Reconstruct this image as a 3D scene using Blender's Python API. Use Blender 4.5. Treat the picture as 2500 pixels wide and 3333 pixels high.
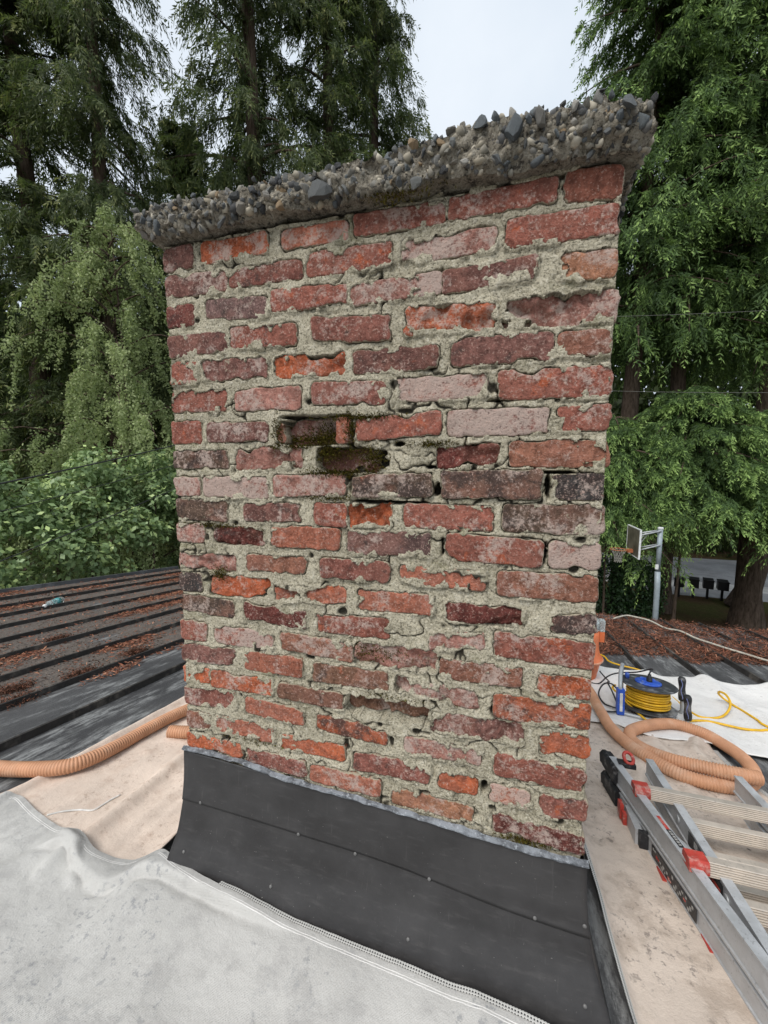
import bpy, bmesh, math, random
import numpy as np
from mathutils import Vector, Matrix

for o in list(bpy.data.objects):
    bpy.data.objects.remove(o)
S = bpy.context.scene
COL = S.collection
R = math.radians

# ------------------------------------------------------------------ camera
cam_d = bpy.data.cameras.new('camera')
cam = bpy.data.objects.new('camera', cam_d)
COL.objects.link(cam)
CAM = np.array([0.84509, -0.89446, 0.84207])
_r = Vector((0.960443, 0.278445, 0.004098)); _d = Vector((0.033787, -0.101908, -0.99422)); _f = Vector((-0.276418, 0.95503, -0.107285))
mw = Matrix.Identity(4)
for i in range(3):
    mw[i][0] = _r[i]; mw[i][1] = -_d[i]; mw[i][2] = -_f[i]; mw[i][3] = CAM[i]
cam.matrix_world = mw
cam_d.sensor_fit = 'VERTICAL'; cam_d.sensor_height = 24; cam_d.lens = 9.4826
cam_d.clip_start = 0.02; cam_d.clip_end = 2000
S.camera = cam
S.render.resolution_x = 768; S.render.resolution_y = 1024
S.render.engine = 'CYCLES'
S.cycles.max_bounces = 6; S.cycles.diffuse_bounces = 3; S.cycles.glossy_bounces = 2; S.cycles.transmission_bounces = 5

# ------------------------------------------------------------------ sky, sun, exposure
SUN_EL, SUN_AZ = R(52), R(205)          # azimuth clockwise from +y: behind the camera, to its left
W = bpy.data.worlds.new('World'); S.world = W; W.use_nodes = True
wt = W.node_tree; wt.nodes.clear()
wo = wt.nodes.new('ShaderNodeOutputWorld'); wb = wt.nodes.new('ShaderNodeBackground')
sky = wt.nodes.new('ShaderNodeTexSky'); sky.sky_type = 'NISHITA'; sky.sun_disc = False
sky.sun_elevation = SUN_EL; sky.sun_rotation = SUN_AZ; sky.air_density = 1.0; sky.dust_density = 2.0
tc = wt.nodes.new('ShaderNodeTexCoord'); nz = wt.nodes.new('ShaderNodeTexNoise')
nz.inputs['Scale'].default_value = 2.2; nz.inputs['Detail'].default_value = 5; nz.inputs['Roughness'].default_value = 0.55
rp = wt.nodes.new('ShaderNodeValToRGB')
rp.color_ramp.elements[0].position = 0.3; rp.color_ramp.elements[0].color = (4.2, 4.75, 5.35, 1)
rp.color_ramp.elements[1].position = 0.72; rp.color_ramp.elements[1].color = (5.5, 5.85, 6.2, 1)
mx = wt.nodes.new('ShaderNodeMix'); mx.data_type = 'RGBA'; mx.inputs[0].default_value = 0.88
wt.links.new(tc.outputs['Generated'], nz.inputs['Vector']); wt.links.new(nz.outputs[0], rp.inputs[0])
wt.links.new(sky.outputs[0], mx.inputs[6]); wt.links.new(rp.outputs[0], mx.inputs[7])
wt.links.new(mx.outputs[2], wb.inputs[0]); wb.inputs[1].default_value = 0.1
wt.links.new(wb.outputs[0], wo.inputs[0])

sl = bpy.data.lights.new('sun', 'SUN'); sl.energy = 1.5; sl.angle = R(28); sl.color = (1.0, 0.965, 0.92)
so = bpy.data.objects.new('sun', sl); COL.objects.link(so)
sd = Vector((math.sin(SUN_AZ) * math.cos(SUN_EL), math.cos(SUN_AZ) * math.cos(SUN_EL), math.sin(SUN_EL)))
so.rotation_euler = sd.to_track_quat('Z', 'Y').to_euler(); so.location = (0, -6, 12)
vs = S.view_settings
vs.view_transform = 'Standard'; vs.look = 'None'; vs.exposure = 0.82; vs.gamma = 1.0; vs.use_curve_mapping = False

# ------------------------------------------------------------------ noise
def _h(ix, iy, iz, seed):
    n = (ix.astype(np.int64) * 374761393 + iy.astype(np.int64) * 668265263 + iz.astype(np.int64) * 2147483647 + seed * 974634777) & 0xffffffff
    n = ((n ^ (n >> 13)) * 1274126177) & 0xffffffff
    n = n ^ (n >> 16)
    return (n & 0xffffff) / float(0xffffff) * 2 - 1
def vn(x, y, z, seed=0):
    x, y, z = np.broadcast_arrays(np.asarray(x, float), np.asarray(y, float), np.asarray(z, float))
    fx, fy, fz = np.floor(x), np.floor(y), np.floor(z)
    ix, iy, iz = fx.astype(np.int64), fy.astype(np.int64), fz.astype(np.int64)
    u, v, w = x - fx, y - fy, z - fz
    u = u * u * (3 - 2 * u); v = v * v * (3 - 2 * v); w = w * w * (3 - 2 * w)
    def g(a, b, c): return _h(ix + a, iy + b, iz + c, seed)
    x00 = g(0,0,0) * (1-u) + g(1,0,0) * u; x10 = g(0,1,0) * (1-u) + g(1,1,0) * u
    x01 = g(0,0,1) * (1-u) + g(1,0,1) * u; x11 = g(0,1,1) * (1-u) + g(1,1,1) * u
    return (x00 * (1-v) + x10 * v) * (1-w) + (x01 * (1-v) + x11 * v) * w
def fbm(x, y, z=0.0, f=1.0, o=3, seed=0, gain=0.5):
    s = 0; a = 1.0; t = 0
    x = np.asarray(x, float); y = np.asarray(y, float); z = np.asarray(z, float)
    for k in range(o):
        s = s + a * vn(x * f + k * 17.3, y * f + k * 9.1, z * f + k * 5.7, seed + k); t += a; a *= gain; f *= 2.03
    return s / t
def smooth(a, b, x):
    t = np.clip((np.asarray(x, float) - a) / (b - a), 0, 1); return t * t * (3 - 2 * t)

# ------------------------------------------------------------------ mesh helpers
WL = {}                                   # world location of every object (translation only while building)
def link(o, loc, parent):
    COL.objects.link(o)
    loc = np.array(loc, float)
    if parent is not None:
        o.parent = parent; o.location = loc - WL[parent.name]
    else:
        o.location = loc
    WL[o.name] = loc
    return o
def raw_mesh(name, V, F, mat=None, sm=True, attrs=None):
    me = bpy.data.meshes.new(name)
    V = np.asarray(V, np.float32)
    if isinstance(F, np.ndarray):
        n, k = F.shape
        me.vertices.add(len(V)); me.vertices.foreach_set('co', V.ravel())
        me.loops.add(n * k); me.loops.foreach_set('vertex_index', F.ravel().astype(np.int32))
        me.polygons.add(n); me.polygons.foreach_set('loop_start', np.arange(0, n * k, k, dtype=np.int32))
        try: me.polygons.foreach_set('loop_total', np.full(n, k, np.int32))
        except Exception: pass
        me.update(calc_edges=True)
    else:
        me.from_pydata([tuple(v) for v in V.tolist()], [], F); me.update()
    if attrs:
        for an, (dom, arr) in attrs.items():
            a = me.attributes.new(an, 'FLOAT', dom); a.data.foreach_set('value', np.asarray(arr, np.float32))
    if sm: me.polygons.foreach_set('use_smooth', np.ones(len(me.polygons), bool))
    if mat is not None: me.materials.append(mat)
    return me
def mesh(name, V, F, mat, parent=None, org=None, sm=True, attrs=None):
    V = np.asarray(V, float)
    if org is None: org = WL[parent.name] if parent is not None else V.mean(0)
    me = raw_mesh(name, V - np.array(org), F, mat, sm, attrs)
    return link(bpy.data.objects.new(name, me), org, parent)
def inst(name, me, loc, parent=None, rot=(0, 0, 0), scale=(1, 1, 1)):
    o = bpy.data.objects.new(name, me); link(o, loc, parent); o.rotation_euler = rot; o.scale = scale
    return o
def empty(name, loc):
    o = bpy.data.objects.new(name, None); o.empty_display_size = 0.1
    return link(o, loc, None)
def tag(o, label, cat, group=None, kind=None):
    o['label'] = label; o['category'] = cat
    if group: o['group'] = group
    if kind: o['kind'] = kind
    return o
def struct(o, kind='structure'):
    o['kind'] = kind; return o

class MB:
    def __init__(s): s.v = []; s.f = []; s.n = 0
    def add(s, V, F):
        V = np.asarray(V, float); b = s.n
        s.v.append(V); s.f += [tuple(int(i) + b for i in f) for f in F]; s.n += len(V); return s
    def box(s, c, d, M=None):
        c = np.array(c, float); x, y, z = np.array(d, float) / 2
        V = np.array([(-x,-y,-z),(x,-y,-z),(x,y,-z),(-x,y,-z),(-x,-y,z),(x,-y,z),(x,y,z),(-x,y,z)])
        if M is not None: V = V @ np.array(M).T
        return s.add(V + c, [(0,3,2,1),(4,5,6,7),(0,1,5,4),(1,2,6,5),(2,3,7,6),(3,0,4,7)])
    def extrude(s, p0, p1, prof, up=(0,0,1)):
        p0 = np.array(p0, float); p1 = np.array(p1, float); t = p1 - p0; t /= np.linalg.norm(t)
        up = np.array(up, float); sd = np.cross(t, up); sd /= np.linalg.norm(sd); up = np.cross(sd, t)
        n = len(prof); V = [p0 + sd*a + up*b for a, b in prof] + [p1 + sd*a + up*b for a, b in prof]
        F = [(i, (i+1) % n, n + (i+1) % n, n + i) for i in range(n)] + [tuple(range(n-1, -1, -1)), tuple(range(n, 2*n))]
        return s.add(V, F)
    def bar(s, p0, p1, w, h, up=(0,0,1), bev=0.15):
        a, b = w/2, h/2; k = min(w, h) * bev
        return s.extrude(p0, p1, [(-a+k,-b),(a-k,-b),(a,-b+k),(a,b-k),(a-k,b),(-a+k,b),(-a,b-k),(-a,-b+k)], up)
    def tube(s, P, r, n=10, caps=True):
        V, F = sweep(P, r, n); s.add(V, F)
        if caps:
            m = len(V)//n; s.f.append(tuple(s.n - len(V) + i for i in range(n-1, -1, -1))); s.f.append(tuple(s.n - n + i for i in range(n)))
        return s
    def lathe(s, prof, c=(0,0,0), n=24, axis=None):
        V = []; 
        for r, z in prof:
            for i in range(n):
                a = 2*math.pi*i/n; V.append((r*math.cos(a), r*math.sin(a), z))
        V = np.array(V)
        if axis is not None: V = V @ np.array(axis).T
        F = [(j*n+i, j*n+(i+1) % n, (j+1)*n+(i+1) % n, (j+1)*n+i) for j in range(len(prof)-1) for i in range(n)]
        F += [tuple(range(n-1, -1, -1)), tuple(range((len(prof)-1)*n, len(prof)*n))]
        return s.add(V + np.array(c, float), F)
    def build(s, name, mat, parent=None, org=None, sm=False):
        o = mesh(name, np.concatenate(s.v), s.f, mat, parent, org, sm)
        return o
def spline(P, step=0.02):
    P = np.array(P, float); n = len(P); out = []
    for i in range(n-1):
        a, b, c, d = P[max(i-1, 0)], P[i], P[i+1], P[min(i+2, n-1)]
        k = max(2, int(np.linalg.norm(c-b)/step)); t = np.arange(k)[:, None]/k
        out.append(0.5*((2*b)+(-a+c)*t+(2*a-5*b+4*c-d)*t**2+(-a+3*b-3*c+d)*t**3))
    out.append(P[-1:]); return np.concatenate(out)
def resample(P, step):
    P = np.asarray(P, float); d = np.r_[0, np.cumsum(np.linalg.norm(np.diff(P, axis=0), axis=1))]
    s = np.arange(0, d[-1], step); return np.stack([np.interp(s, d, P[:, i]) for i in range(3)], 1)
def sweep(P, r, n=10):
    P = np.asarray(P, float); m = len(P); r = np.broadcast_to(np.asarray(r, float), (m,))
    T = np.gradient(P, axis=0); T /= np.linalg.norm(T, axis=1)[:, None] + 1e-12
    u = np.array([0, 0, 1.0]) if abs(T[0][2]) < 0.9 else np.array([1.0, 0, 0])
    V = np.zeros((m, n, 3)); a = np.arange(n)*2*math.pi/n
    for i in range(m):
        u = u - T[i]*(u @ T[i]); u /= np.linalg.norm(u); w = np.cross(T[i], u)
        V[i] = P[i] + r[i]*(np.cos(a)[:, None]*u + np.sin(a)[:, None]*w)
    F = [(i*n+j, i*n+(j+1) % n, (i+1)*n+(j+1) % n, (i+1)*n+j) for i in range(m-1) for j in range(n)]
    return V.reshape(-1, 3), F
def grid_faces(nu, nv):
    i = np.arange(nu-1)[:, None]*nv + np.arange(nv-1)[None]
    return np.stack([i, i+nv, i+nv+1, i+1], -1).reshape(-1, 4)

# roof plane: falls away from the camera
def roofz(y): return -0.35 - 0.13*np.asarray(y, float)
RN = np.array([0, 0.13, 1.0]); RN /= np.linalg.norm(RN)
def RP(x, y, h=0.0): return np.array([x, y, float(roofz(y))]) + RN*h

# ------------------------------------------------------------------ material helpers
class T:
    def __init__(s, name):
        s.m = bpy.data.materials.new(name); s.m.use_nodes = True; s.t = s.m.node_tree; s.t.nodes.clear()
        s.out = s.t.nodes.new('ShaderNodeOutputMaterial')
    def n(s, typ, ins=None, out=0, **kw):
        nd = s.t.nodes.new(typ)
        for k, v in kw.items(): setattr(nd, k, v)
        for k, v in (ins or {}).items():
            if isinstance(v, bpy.types.NodeSocket): s.t.links.new(v, nd.inputs[k])
            elif v is not None: nd.inputs[k].default_value = v
        return nd.outputs[out]
    def co(s, which='Object'): return s.n('ShaderNodeTexCoord', out=3 if which == 'Object' else 0)
    def pos(s): return s.n('ShaderNodeNewGeometry', out=0)
    def noise(s, v, scale, detail=3, rough=0.5, dist=0.0): return s.n('ShaderNodeTexNoise', {'Vector': v, 'Scale': scale, 'Detail': detail, 'Roughness': rough, 'Distortion': dist})
    def vor(s, v, scale, feature='F1', out=0): return s.n('ShaderNodeTexVoronoi', {'Vector': v, 'Scale': scale}, out=out, feature=feature)
    def scale(s, v, k): return s.n('ShaderNodeVectorMath', {0: v, 1: k}, operation='MULTIPLY')
    def vadd(s, v, k): return s.n('ShaderNodeVectorMath', {0: v, 1: k}, operation='ADD')
    def math(s, op, a, b=None, clamp=False): return s.n('ShaderNodeMath', {0: a, 1: b}, operation=op, use_clamp=clamp)
    def ramp(s, f, a, b, inv=False):
        return s.n('ShaderNodeMapRange', {0: f, 1: a, 2: b, 3: 1.0 if inv else 0.0, 4: 0.0 if inv else 1.0}, interpolation_type='SMOOTHSTEP')
    def mix(s, f, a, b, blend='MIX'):
        nd = s.t.nodes.new('ShaderNodeMix'); nd.data_type = 'RGBA'; nd.blend_type = blend
        for k, v in ((0, f), (6, a), (7, b)):
            if isinstance(v, bpy.types.NodeSocket): s.t.links.new(v, nd.inputs[k])
            else: nd.inputs[k].default_value = (v if k == 0 else (*v, 1)[:4])
        return nd.outputs[2]
    def mul(s, c, f):
        nd = s.t.nodes.new('ShaderNodeVectorMath'); nd.operation = 'SCALE'
        s.t.links.new(c, nd.inputs[0])
        if isinstance(f, bpy.types.NodeSocket): s.t.links.new(f, nd.inputs[3])
        else: nd.inputs[3].default_value = f
        return nd.outputs[0]
    def attr(s, name, typ='GEOMETRY', out=2): return s.n('ShaderNodeAttribute', out=out, attribute_name=name, attribute_type=typ)
    def bump(s, h, st=0.5, d=0.01, nrm=None): return s.n('ShaderNodeBump', {'Height': h, 'Strength': st, 'Distance': d, 'Normal': nrm} if nrm else {'Height': h, 'Strength': st, 'Distance': d})
    def done(s, color, rough=0.8, bump=None, spec=0.3, metal=0.0, **kw):
        b = s.t.nodes.new('ShaderNodeBsdfPrincipled')
        for k, v in {'Base Color': color, 'Roughness': rough, 'Specular IOR Level': spec, 'Metallic': metal, **kw}.items():
            if isinstance(v, bpy.types.NodeSocket): s.t.links.new(v, b.inputs[k])
            else: b.inputs[k].default_value = (*v, 1)[:4] if isinstance(v, tuple) and len(v) == 3 else v
        if bump is not None: s.t.links.new(bump, b.inputs['Normal'])
        s.t.links.new(b.outputs[0], s.out.inputs[0]); return s.m
def plain(name, col, rough=0.5, metal=0.0, spec=0.4, var=0.25, sc=30.0, bump=0.15, dirt=None):
    t = T(name); p = t.co(); n1 = t.noise(p, sc, 4, 0.6); n2 = t.noise(p, sc*6, 2)
    c = t.mix(t.ramp(n1, 0.3, 0.7), tuple(x*(1-var) for x in col), tuple(min(1, x*(1+var*0.6)) for x in col))
    if dirt: c = t.mix(t.ramp(t.noise(p, sc*0.6, 5, 0.65), 0.5, 0.72), c, dirt)
    return t.done(c, t.ramp(n1, -0.6*(1-rough), 2.2-rough) if False else rough, t.bump(n2, bump, 0.002), spec, metal)
# ------------------------------------------------------------------ materials
def m_brick():
    t = T('brick'); oi = t.t.nodes.new('ShaderNodeObjectInfo')
    base = oi.outputs['Color']; rnd = oi.outputs['Random']
    p = t.vadd(t.co(), t.n('ShaderNodeCombineXYZ', {0: t.math('MULTIPLY', rnd, 37.0), 1: t.math('MULTIPLY', rnd, 11.0), 2: t.math('MULTIPLY', rnd, 23.0)}))
    big = t.noise(p, 14, 5, 0.62); mid = t.noise(p, 50, 6, 0.7, 0.4); fine = t.noise(p, 190, 4, 0.75)
    dark = t.attr('dark', 'OBJECT'); white = t.attr('white', 'OBJECT'); rawa = t.attr('raw', 'OBJECT')
    c = t.mix(t.ramp(mid, 0.34, 0.68), t.mul(base, 0.55), t.mul(base, 1.22))
    c = t.mix(t.math('MULTIPLY', t.ramp(t.noise(t.vadd(p, (1, 4, 2)), 9, 3, 0.6), 0.45, 0.62), 0.4), c, (0.30, 0.135, 0.10))
    f = t.ramp(t.math('ADD', t.noise(t.vadd(p, (3.1, 0, 7)), 19, 5, 0.68), t.math('MULTIPLY', rawa, 0.5)), 0.62, 0.74)
    c = t.mix(t.math('MULTIPLY', f, 0.85), c, (0.43, 0.105, 0.045))
    f = t.ramp(t.math('ADD', t.noise(t.vadd(p, (9, 2, 1)), 22, 6, 0.72), t.math('MULTIPLY', dark, 0.5)), 0.60, 0.74)
    c = t.mix(t.math('MULTIPLY', f, 0.86), c, (0.062, 0.045, 0.040))
    # lime bloom
    wv = t.math('ADD', t.math('ADD', t.math('MULTIPLY', big, 0.55), t.math('MULTIPLY', t.noise(p, 95, 5, 0.78), 0.5)), t.math('MULTIPLY', white, 0.34))
    c = t.mix(t.math('MULTIPLY', t.ramp(wv, 0.53, 0.66), 0.8), c, (0.50, 0.40, 0.345))
    # grains and pits
    c = t.mix(t.math('MULTIPLY', t.ramp(fine, 0.55, 0.66), 0.6), c, (0.56, 0.38, 0.31))
    c = t.mix(t.math('MULTIPLY', t.ramp(fine, 0.45, 0.32), 0.75), c, t.mul(base, 0.25))
    # mortar left on the rim of the face
    e = t.math('ADD', t.attr('edge'), t.math('MULTIPLY', t.math('SUBTRACT', t.noise(p, 62, 5, 0.75), 0.5), 2.1))
    c = t.mix(t.ramp(e, 0.74, 0.98), c, (0.40, 0.345, 0.255))
    c = t.mix(t.math('MULTIPLY', t.ramp(t.noise(t.vadd(p, (7, 7, 7)), 26, 6, 0.75), 0.64, 0.70), 0.8), c, (0.40, 0.345, 0.255))
    h = t.math('ADD', t.math('ADD', t.math('MULTIPLY', mid, 1.0), t.math('MULTIPLY', fine, 0.7)), t.math('MULTIPLY', t.noise(p, 600, 2), 0.2))
    return t.done(c, 0.9, t.bump(h, 1.0, 0.006), 0.15)
def m_mortar():
    t = T('mortar'); p = t.pos()
    big = t.noise(p, 7, 4, 0.6); mid = t.noise(p, 48, 5, 0.7); gr = t.noise(p, 210, 4, 0.8)
    c = t.mix(t.ramp(big, 0.3, 0.7), (0.43, 0.385, 0.28), (0.62, 0.56, 0.42))
    c = t.mix(t.math('MULTIPLY', t.ramp(mid, 0.52, 0.70), 0.6), c, (0.70, 0.65, 0.53))
    c = t.mix(t.math('MULTIPLY', t.ramp(mid, 0.46, 0.32), 0.7), c, (0.20, 0.18, 0.125))
    c = t.mix(t.math('MULTIPLY', t.ramp(gr, 0.50, 0.36), 0.85), c, (0.10, 0.092, 0.068))
    c = t.mix(t.math('MULTIPLY', t.ramp(gr, 0.54, 0.66), 0.75), c, (0.80, 0.76, 0.64))
    # green algae in patches
    c = t.mix(t.math('MULTIPLY', t.ramp(t.noise(t.vadd(p, (5, 5, 5)), 5.5, 6, 0.75), 0.54, 0.70), 0.6), c, (0.19, 0.18, 0.085))
    c = t.mix(t.math('MULTIPLY', t.ramp(t.attr('crack'), 0.15, 0.7), 0.92), c, (0.028, 0.024, 0.018))
    h = t.math('ADD', t.math('MULTIPLY', mid, 1.0), t.math('MULTIPLY', gr, 0.8))
    return t.done(c, 0.95, t.bump(h, 1.0, 0.008), 0.1)
def m_concrete():
    t = T('rough concrete'); p = t.pos()
    big = t.noise(p, 11, 5, 0.65); mid = t.noise(p, 60, 5, 0.72); gr = t.noise(p, 190, 4, 0.8)
    c = t.mix(t.ramp(big, 0.3, 0.7), (0.20, 0.175, 0.135), (0.44, 0.395, 0.315))
    c = t.mix(t.math('MULTIPLY', t.ramp(mid, 0.5, 0.66), 0.75), c, (0.54, 0.50, 0.42))
    c = t.mix(t.math('MULTIPLY', t.ramp(mid, 0.48, 0.36), 0.85), c, (0.04, 0.036, 0.032))
    c = t.mix(t.math('MULTIPLY', t.ramp(gr, 0.54, 0.66), 0.6), c, (0.62, 0.58, 0.50))
    c = t.mix(t.math('MULTIPLY', t.ramp(gr, 0.47, 0.36), 0.7), c, (0.05, 0.045, 0.04))
    return t.done(c, 0.95, t.bump(t.math('ADD', mid, gr), 1.0, 0.011), 0.1)
def m_pebble():
    t = T('pebble'); oi = t.t.nodes.new('ShaderNodeObjectInfo'); p = t.vadd(t.co(), oi.outputs['Location'])
    n1 = t.noise(p, 60, 4, 0.65); n2 = t.noise(p, 380, 3, 0.7)
    c = t.mix(t.ramp(n1, 0.3, 0.7), t.mul(oi.outputs['Color'], 0.6), t.mul(oi.outputs['Color'], 1.3))
    c = t.mix(t.math('MULTIPLY', t.ramp(n2, 0.55, 0.7), 0.5), c, (0.42, 0.40, 0.35))
    c = t.mix(t.math('MULTIPLY', t.ramp(t.noise(p, 35, 5, 0.7), 0.55, 0.66), 0.7), c, (0.20, 0.18, 0.145))
    return t.done(c, 0.72, t.bump(t.math('ADD', n1, n2), 0.6, 0.003), 0.3)
def m_flashing():
    t = T('black membrane'); p = t.pos()
    n1 = t.noise(p, 6, 4, 0.6); dust = t.noise(t.scale(p, (3, 3, 14)), 6, 5, 0.7); sp = t.noise(p, 190, 2, 0.6); st = t.noise(t.scale(p, (30, 10, 2.0)), 4, 4, 0.7)
    c = t.mix(t.ramp(n1, 0.3, 0.7), (0.026, 0.0245, 0.0245), (0.044, 0.042, 0.042))
    c = t.mix(t.math('MULTIPLY', t.ramp(dust, 0.5, 0.75), 0.35), c, (0.085, 0.08, 0.078))
    c = t.mix(t.math('MULTIPLY', t.ramp(st, 0.62, 0.75), 0.25), c, (0.11, 0.105, 0.10))
    c = t.mix(t.math('MULTIPLY', t.ramp(sp, 0.72, 0.78), 0.6), c, (0.30, 0.29, 0.27))
    return t.done(c, t.n('ShaderNodeMapRange', {0: dust, 1: 0.3, 2: 0.7, 3: 0.42, 4: 0.62}), t.bump(t.noise(p, 22, 3), 0.12, 0.01), 0.4)
def m_sealant():
    t = T('sealant'); p = t.pos(); n1 = t.noise(p, 28, 5, 0.7); n2 = t.noise(p, 120, 4, 0.7)
    c = t.mix(t.ramp(n1, 0.36, 0.60), (0.07, 0.075, 0.083), (0.21, 0.225, 0.245))
    c = t.mix(t.math('MULTIPLY', t.ramp(n2, 0.54, 0.68), 0.55), c, (0.45, 0.48, 0.51))
    return t.done(c, 0.5, t.bump(n2, 0.8, 0.004), 0.4)
def m_canvas(name, col, stain, blot, k1=0.5, seed=0.0, lo=0.52):
    t = T(name); p = t.vadd(t.pos(), (seed, seed*1.7, seed*0.3)); b = t.noise(p, 3.2, 5, 0.65); m = t.noise(p, 11, 6, 0.7); s2 = t.noise(p, 26, 6, 0.75); fi = t.noise(p, 300, 2, 0.6)
    c = t.mix(t.ramp(b, 0.3, 0.7), tuple(x*0.90 for x in col), tuple(min(1, x*1.06) for x in col))
    c = t.mix(t.math('MULTIPLY', t.ramp(m, lo, lo+0.18), k1), c, stain)
    c = t.mix(t.math('MULTIPLY', t.ramp(s2, 0.60, 0.74), k1), c, blot)
    c = t.mix(t.math('MULTIPLY', t.ramp(t.vor(t.vadd(p, (0.3, 0.1, 0)), 9), 0.075, 0.03), t.ramp(s2, 0.42, 0.6)), c, blot)
    c = t.mix(t.math('MULTIPLY', t.math('MULTIPLY', t.ramp(t.noise(t.vadd(p, (2, 2, 2)), 48, 6, 0.78), 0.54, 0.62), t.ramp(t.noise(t.vadd(p, (4, 1, 0)), 5, 3), 0.44, 0.6)), k1), c, blot)
    wv1 = t.n('ShaderNodeTexWave', {'Vector': p, 'Scale': 150.0, 'Distortion': 1.5, 'Detail': 1.0}, bands_direction='X'); wv2 = t.n('ShaderNodeTexWave', {'Vector': p, 'Scale': 150.0, 'Distortion': 1.5, 'Detail': 1.0}, bands_direction='Y')
    c = t.mix(t.math('MULTIPLY', t.ramp(fi, 0.5, 0.7), 0.12), c, tuple(x*0.5 for x in col))
    h = t.math('ADD', t.math('MULTIPLY', t.math('ADD', wv1, wv2), 0.10), t.math('ADD', t.math('MULTIPLY', s2, 2.2), t.math('MULTIPLY', fi, 0.35)))
    return t.done(c, 0.95, t.bump(h, 0.55, 0.004), 0.1)
def m_roof():
    t = T('weathered roofing'); p = t.pos(); st = t.scale(p, (1.0, 0.16, 1.0))
    n1 = t.noise(st, 9, 6, 0.7); n2 = t.noise(st, 34, 6, 0.75); big = t.noise(p, 1.6, 4, 0.6); gr = t.noise(p, 75, 4, 0.75)
    x = t.n('ShaderNodeSeparateXYZ', {0: p}, out=0)
    c = t.mix(t.ramp(big, 0.3, 0.7), (0.046, 0.046, 0.048), (0.086, 0.085, 0.086))
    ch = t.math('MULTIPLY', t.ramp(n1, 0.42, 0.62), t.ramp(n2, 0.40, 0.60))
    c = t.mix(t.math('MULTIPLY', ch, 0.8), c, (0.32, 0.325, 0.32))
    # settled grit on the bays to the left
    soil = t.math('MULTIPLY', t.ramp(x, -1.50, -1.70), t.ramp(t.noise(p, 2.3, 5, 0.65), 0.26, 0.42))
    c = t.mix(t.math('MULTIPLY', soil, t.ramp(gr, 0.3, 0.55)), c, (0.125, 0.102, 0.086))
    c = t.mix(t.math('MULTIPLY', soil, t.ramp(gr, 0.56, 0.66)), c, (0.25, 0.21, 0.18))
    c = t.mix(t.math('MULTIPLY', soil, t.ramp(gr, 0.44, 0.36)), c, (0.035, 0.028, 0.024))
    return t.done(c, 0.68, t.bump(t.math('ADD', n2, gr), 0.6, 0.006), 0.25)
def m_leaf(name, cols, trans=0.25, rough=0.6, spec=0.25):
    t = T(name); f = t.attr('tint'); r = t.t.nodes.new('ShaderNodeValToRGB'); el = r.color_ramp.elements
    for i, (q, c) in enumerate(cols):
        e = el[i] if i < 2 else el.new(q)
        e.position = q; e.color = (*c, 1)
    t.t.links.new(f, r.inputs[0]); c = r.outputs[0]
    d = t.t.nodes.new('ShaderNodeBsdfPrincipled'); t.t.links.new(c, d.inputs['Base Color']); d.inputs['Roughness'].default_value = rough; d.inputs['Specular IOR Level'].default_value = spec
    tr = t.t.nodes.new('ShaderNodeBsdfTranslucent'); t.t.links.new(t.mix(0.5, c, (0.10, 0.16, 0.02)), tr.inputs[0])
    ms = t.t.nodes.new('ShaderNodeMixShader'); ms.inputs[0].default_value = trans
    t.t.links.new(d.outputs[0], ms.inputs[1]); t.t.links.new(tr.outputs[0], ms.inputs[2]); t.t.links.new(ms.outputs[0], t.out.inputs[0]); return t.m
def m_bark(name, a, b):
    t = T(name); p = t.scale(t.co(), (1, 1, 0.18)); n = t.noise(p, 14, 5, 0.7)
    return t.done(t.mix(t.ramp(n, 0.3, 0.7), a, b), 0.95, t.bump(n, 1.0, 0.04), 0.1)
def m_ground():
    t = T('lawn and litter'); p = t.pos(); b = t.noise(p, 0.35, 5, 0.65); f = t.noise(p, 9, 5, 0.75); g = t.noise(p, 40, 3, 0.7)
    c = t.mix(t.ramp(b, 0.42, 0.6), (0.10, 0.062, 0.035), (0.085, 0.085, 0.028))
    c = t.mix(t.math('MULTIPLY', t.ramp(f, 0.5, 0.7), 0.6), c, (0.19, 0.14, 0.065))
    c = t.mix(t.math('MULTIPLY', t.ramp(g, 0.46, 0.32), 0.7), c, (0.03, 0.025, 0.012))
    return t.done(c, 0.95, t.bump(t.math('ADD', f, g), 1.0, 0.05), 0.1)
def m_asphalt(name, col):
    t = T(name); p = t.pos(); b = t.noise(p, 0.8, 5, 0.65); g = t.noise(p, 45, 3, 0.8)
    c = t.mix(t.ramp(b, 0.3, 0.7), tuple(x*0.8 for x in col), tuple(x*1.2 for x in col))
    c = t.mix(t.math('MULTIPLY', t.ramp(g, 0.55, 0.7), 0.4), c, tuple(min(1, x*2.2) for x in col))
    return t.done(c, 0.9, t.bump(g, 0.5, 0.01), 0.2)
def m_hem():
    t = T('perforated hem tape'); uv = t.n('ShaderNodeCombineXYZ', {0: t.attr('hu'), 1: t.attr('hv')})
    w1 = t.n('ShaderNodeTexChecker', {'Vector': uv, 'Color1': (1, 1, 1, 1), 'Color2': (0, 0, 0, 1), 'Scale': 1.0}, out=1)
    v = t.vor(uv, 1.0)
    c = t.mix(t.ramp(v, 0.24, 0.34), (0.05, 0.05, 0.05), (0.52, 0.51, 0.48))
    t.t.nodes[-1]
    for nd in t.t.nodes:
        if nd.type == 'TEX_VORONOI': nd.inputs['Randomness'].default_value = 0.0
    return t.done(c, 0.85, t.bump(v, 0.6, 0.003), 0.2)
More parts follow.
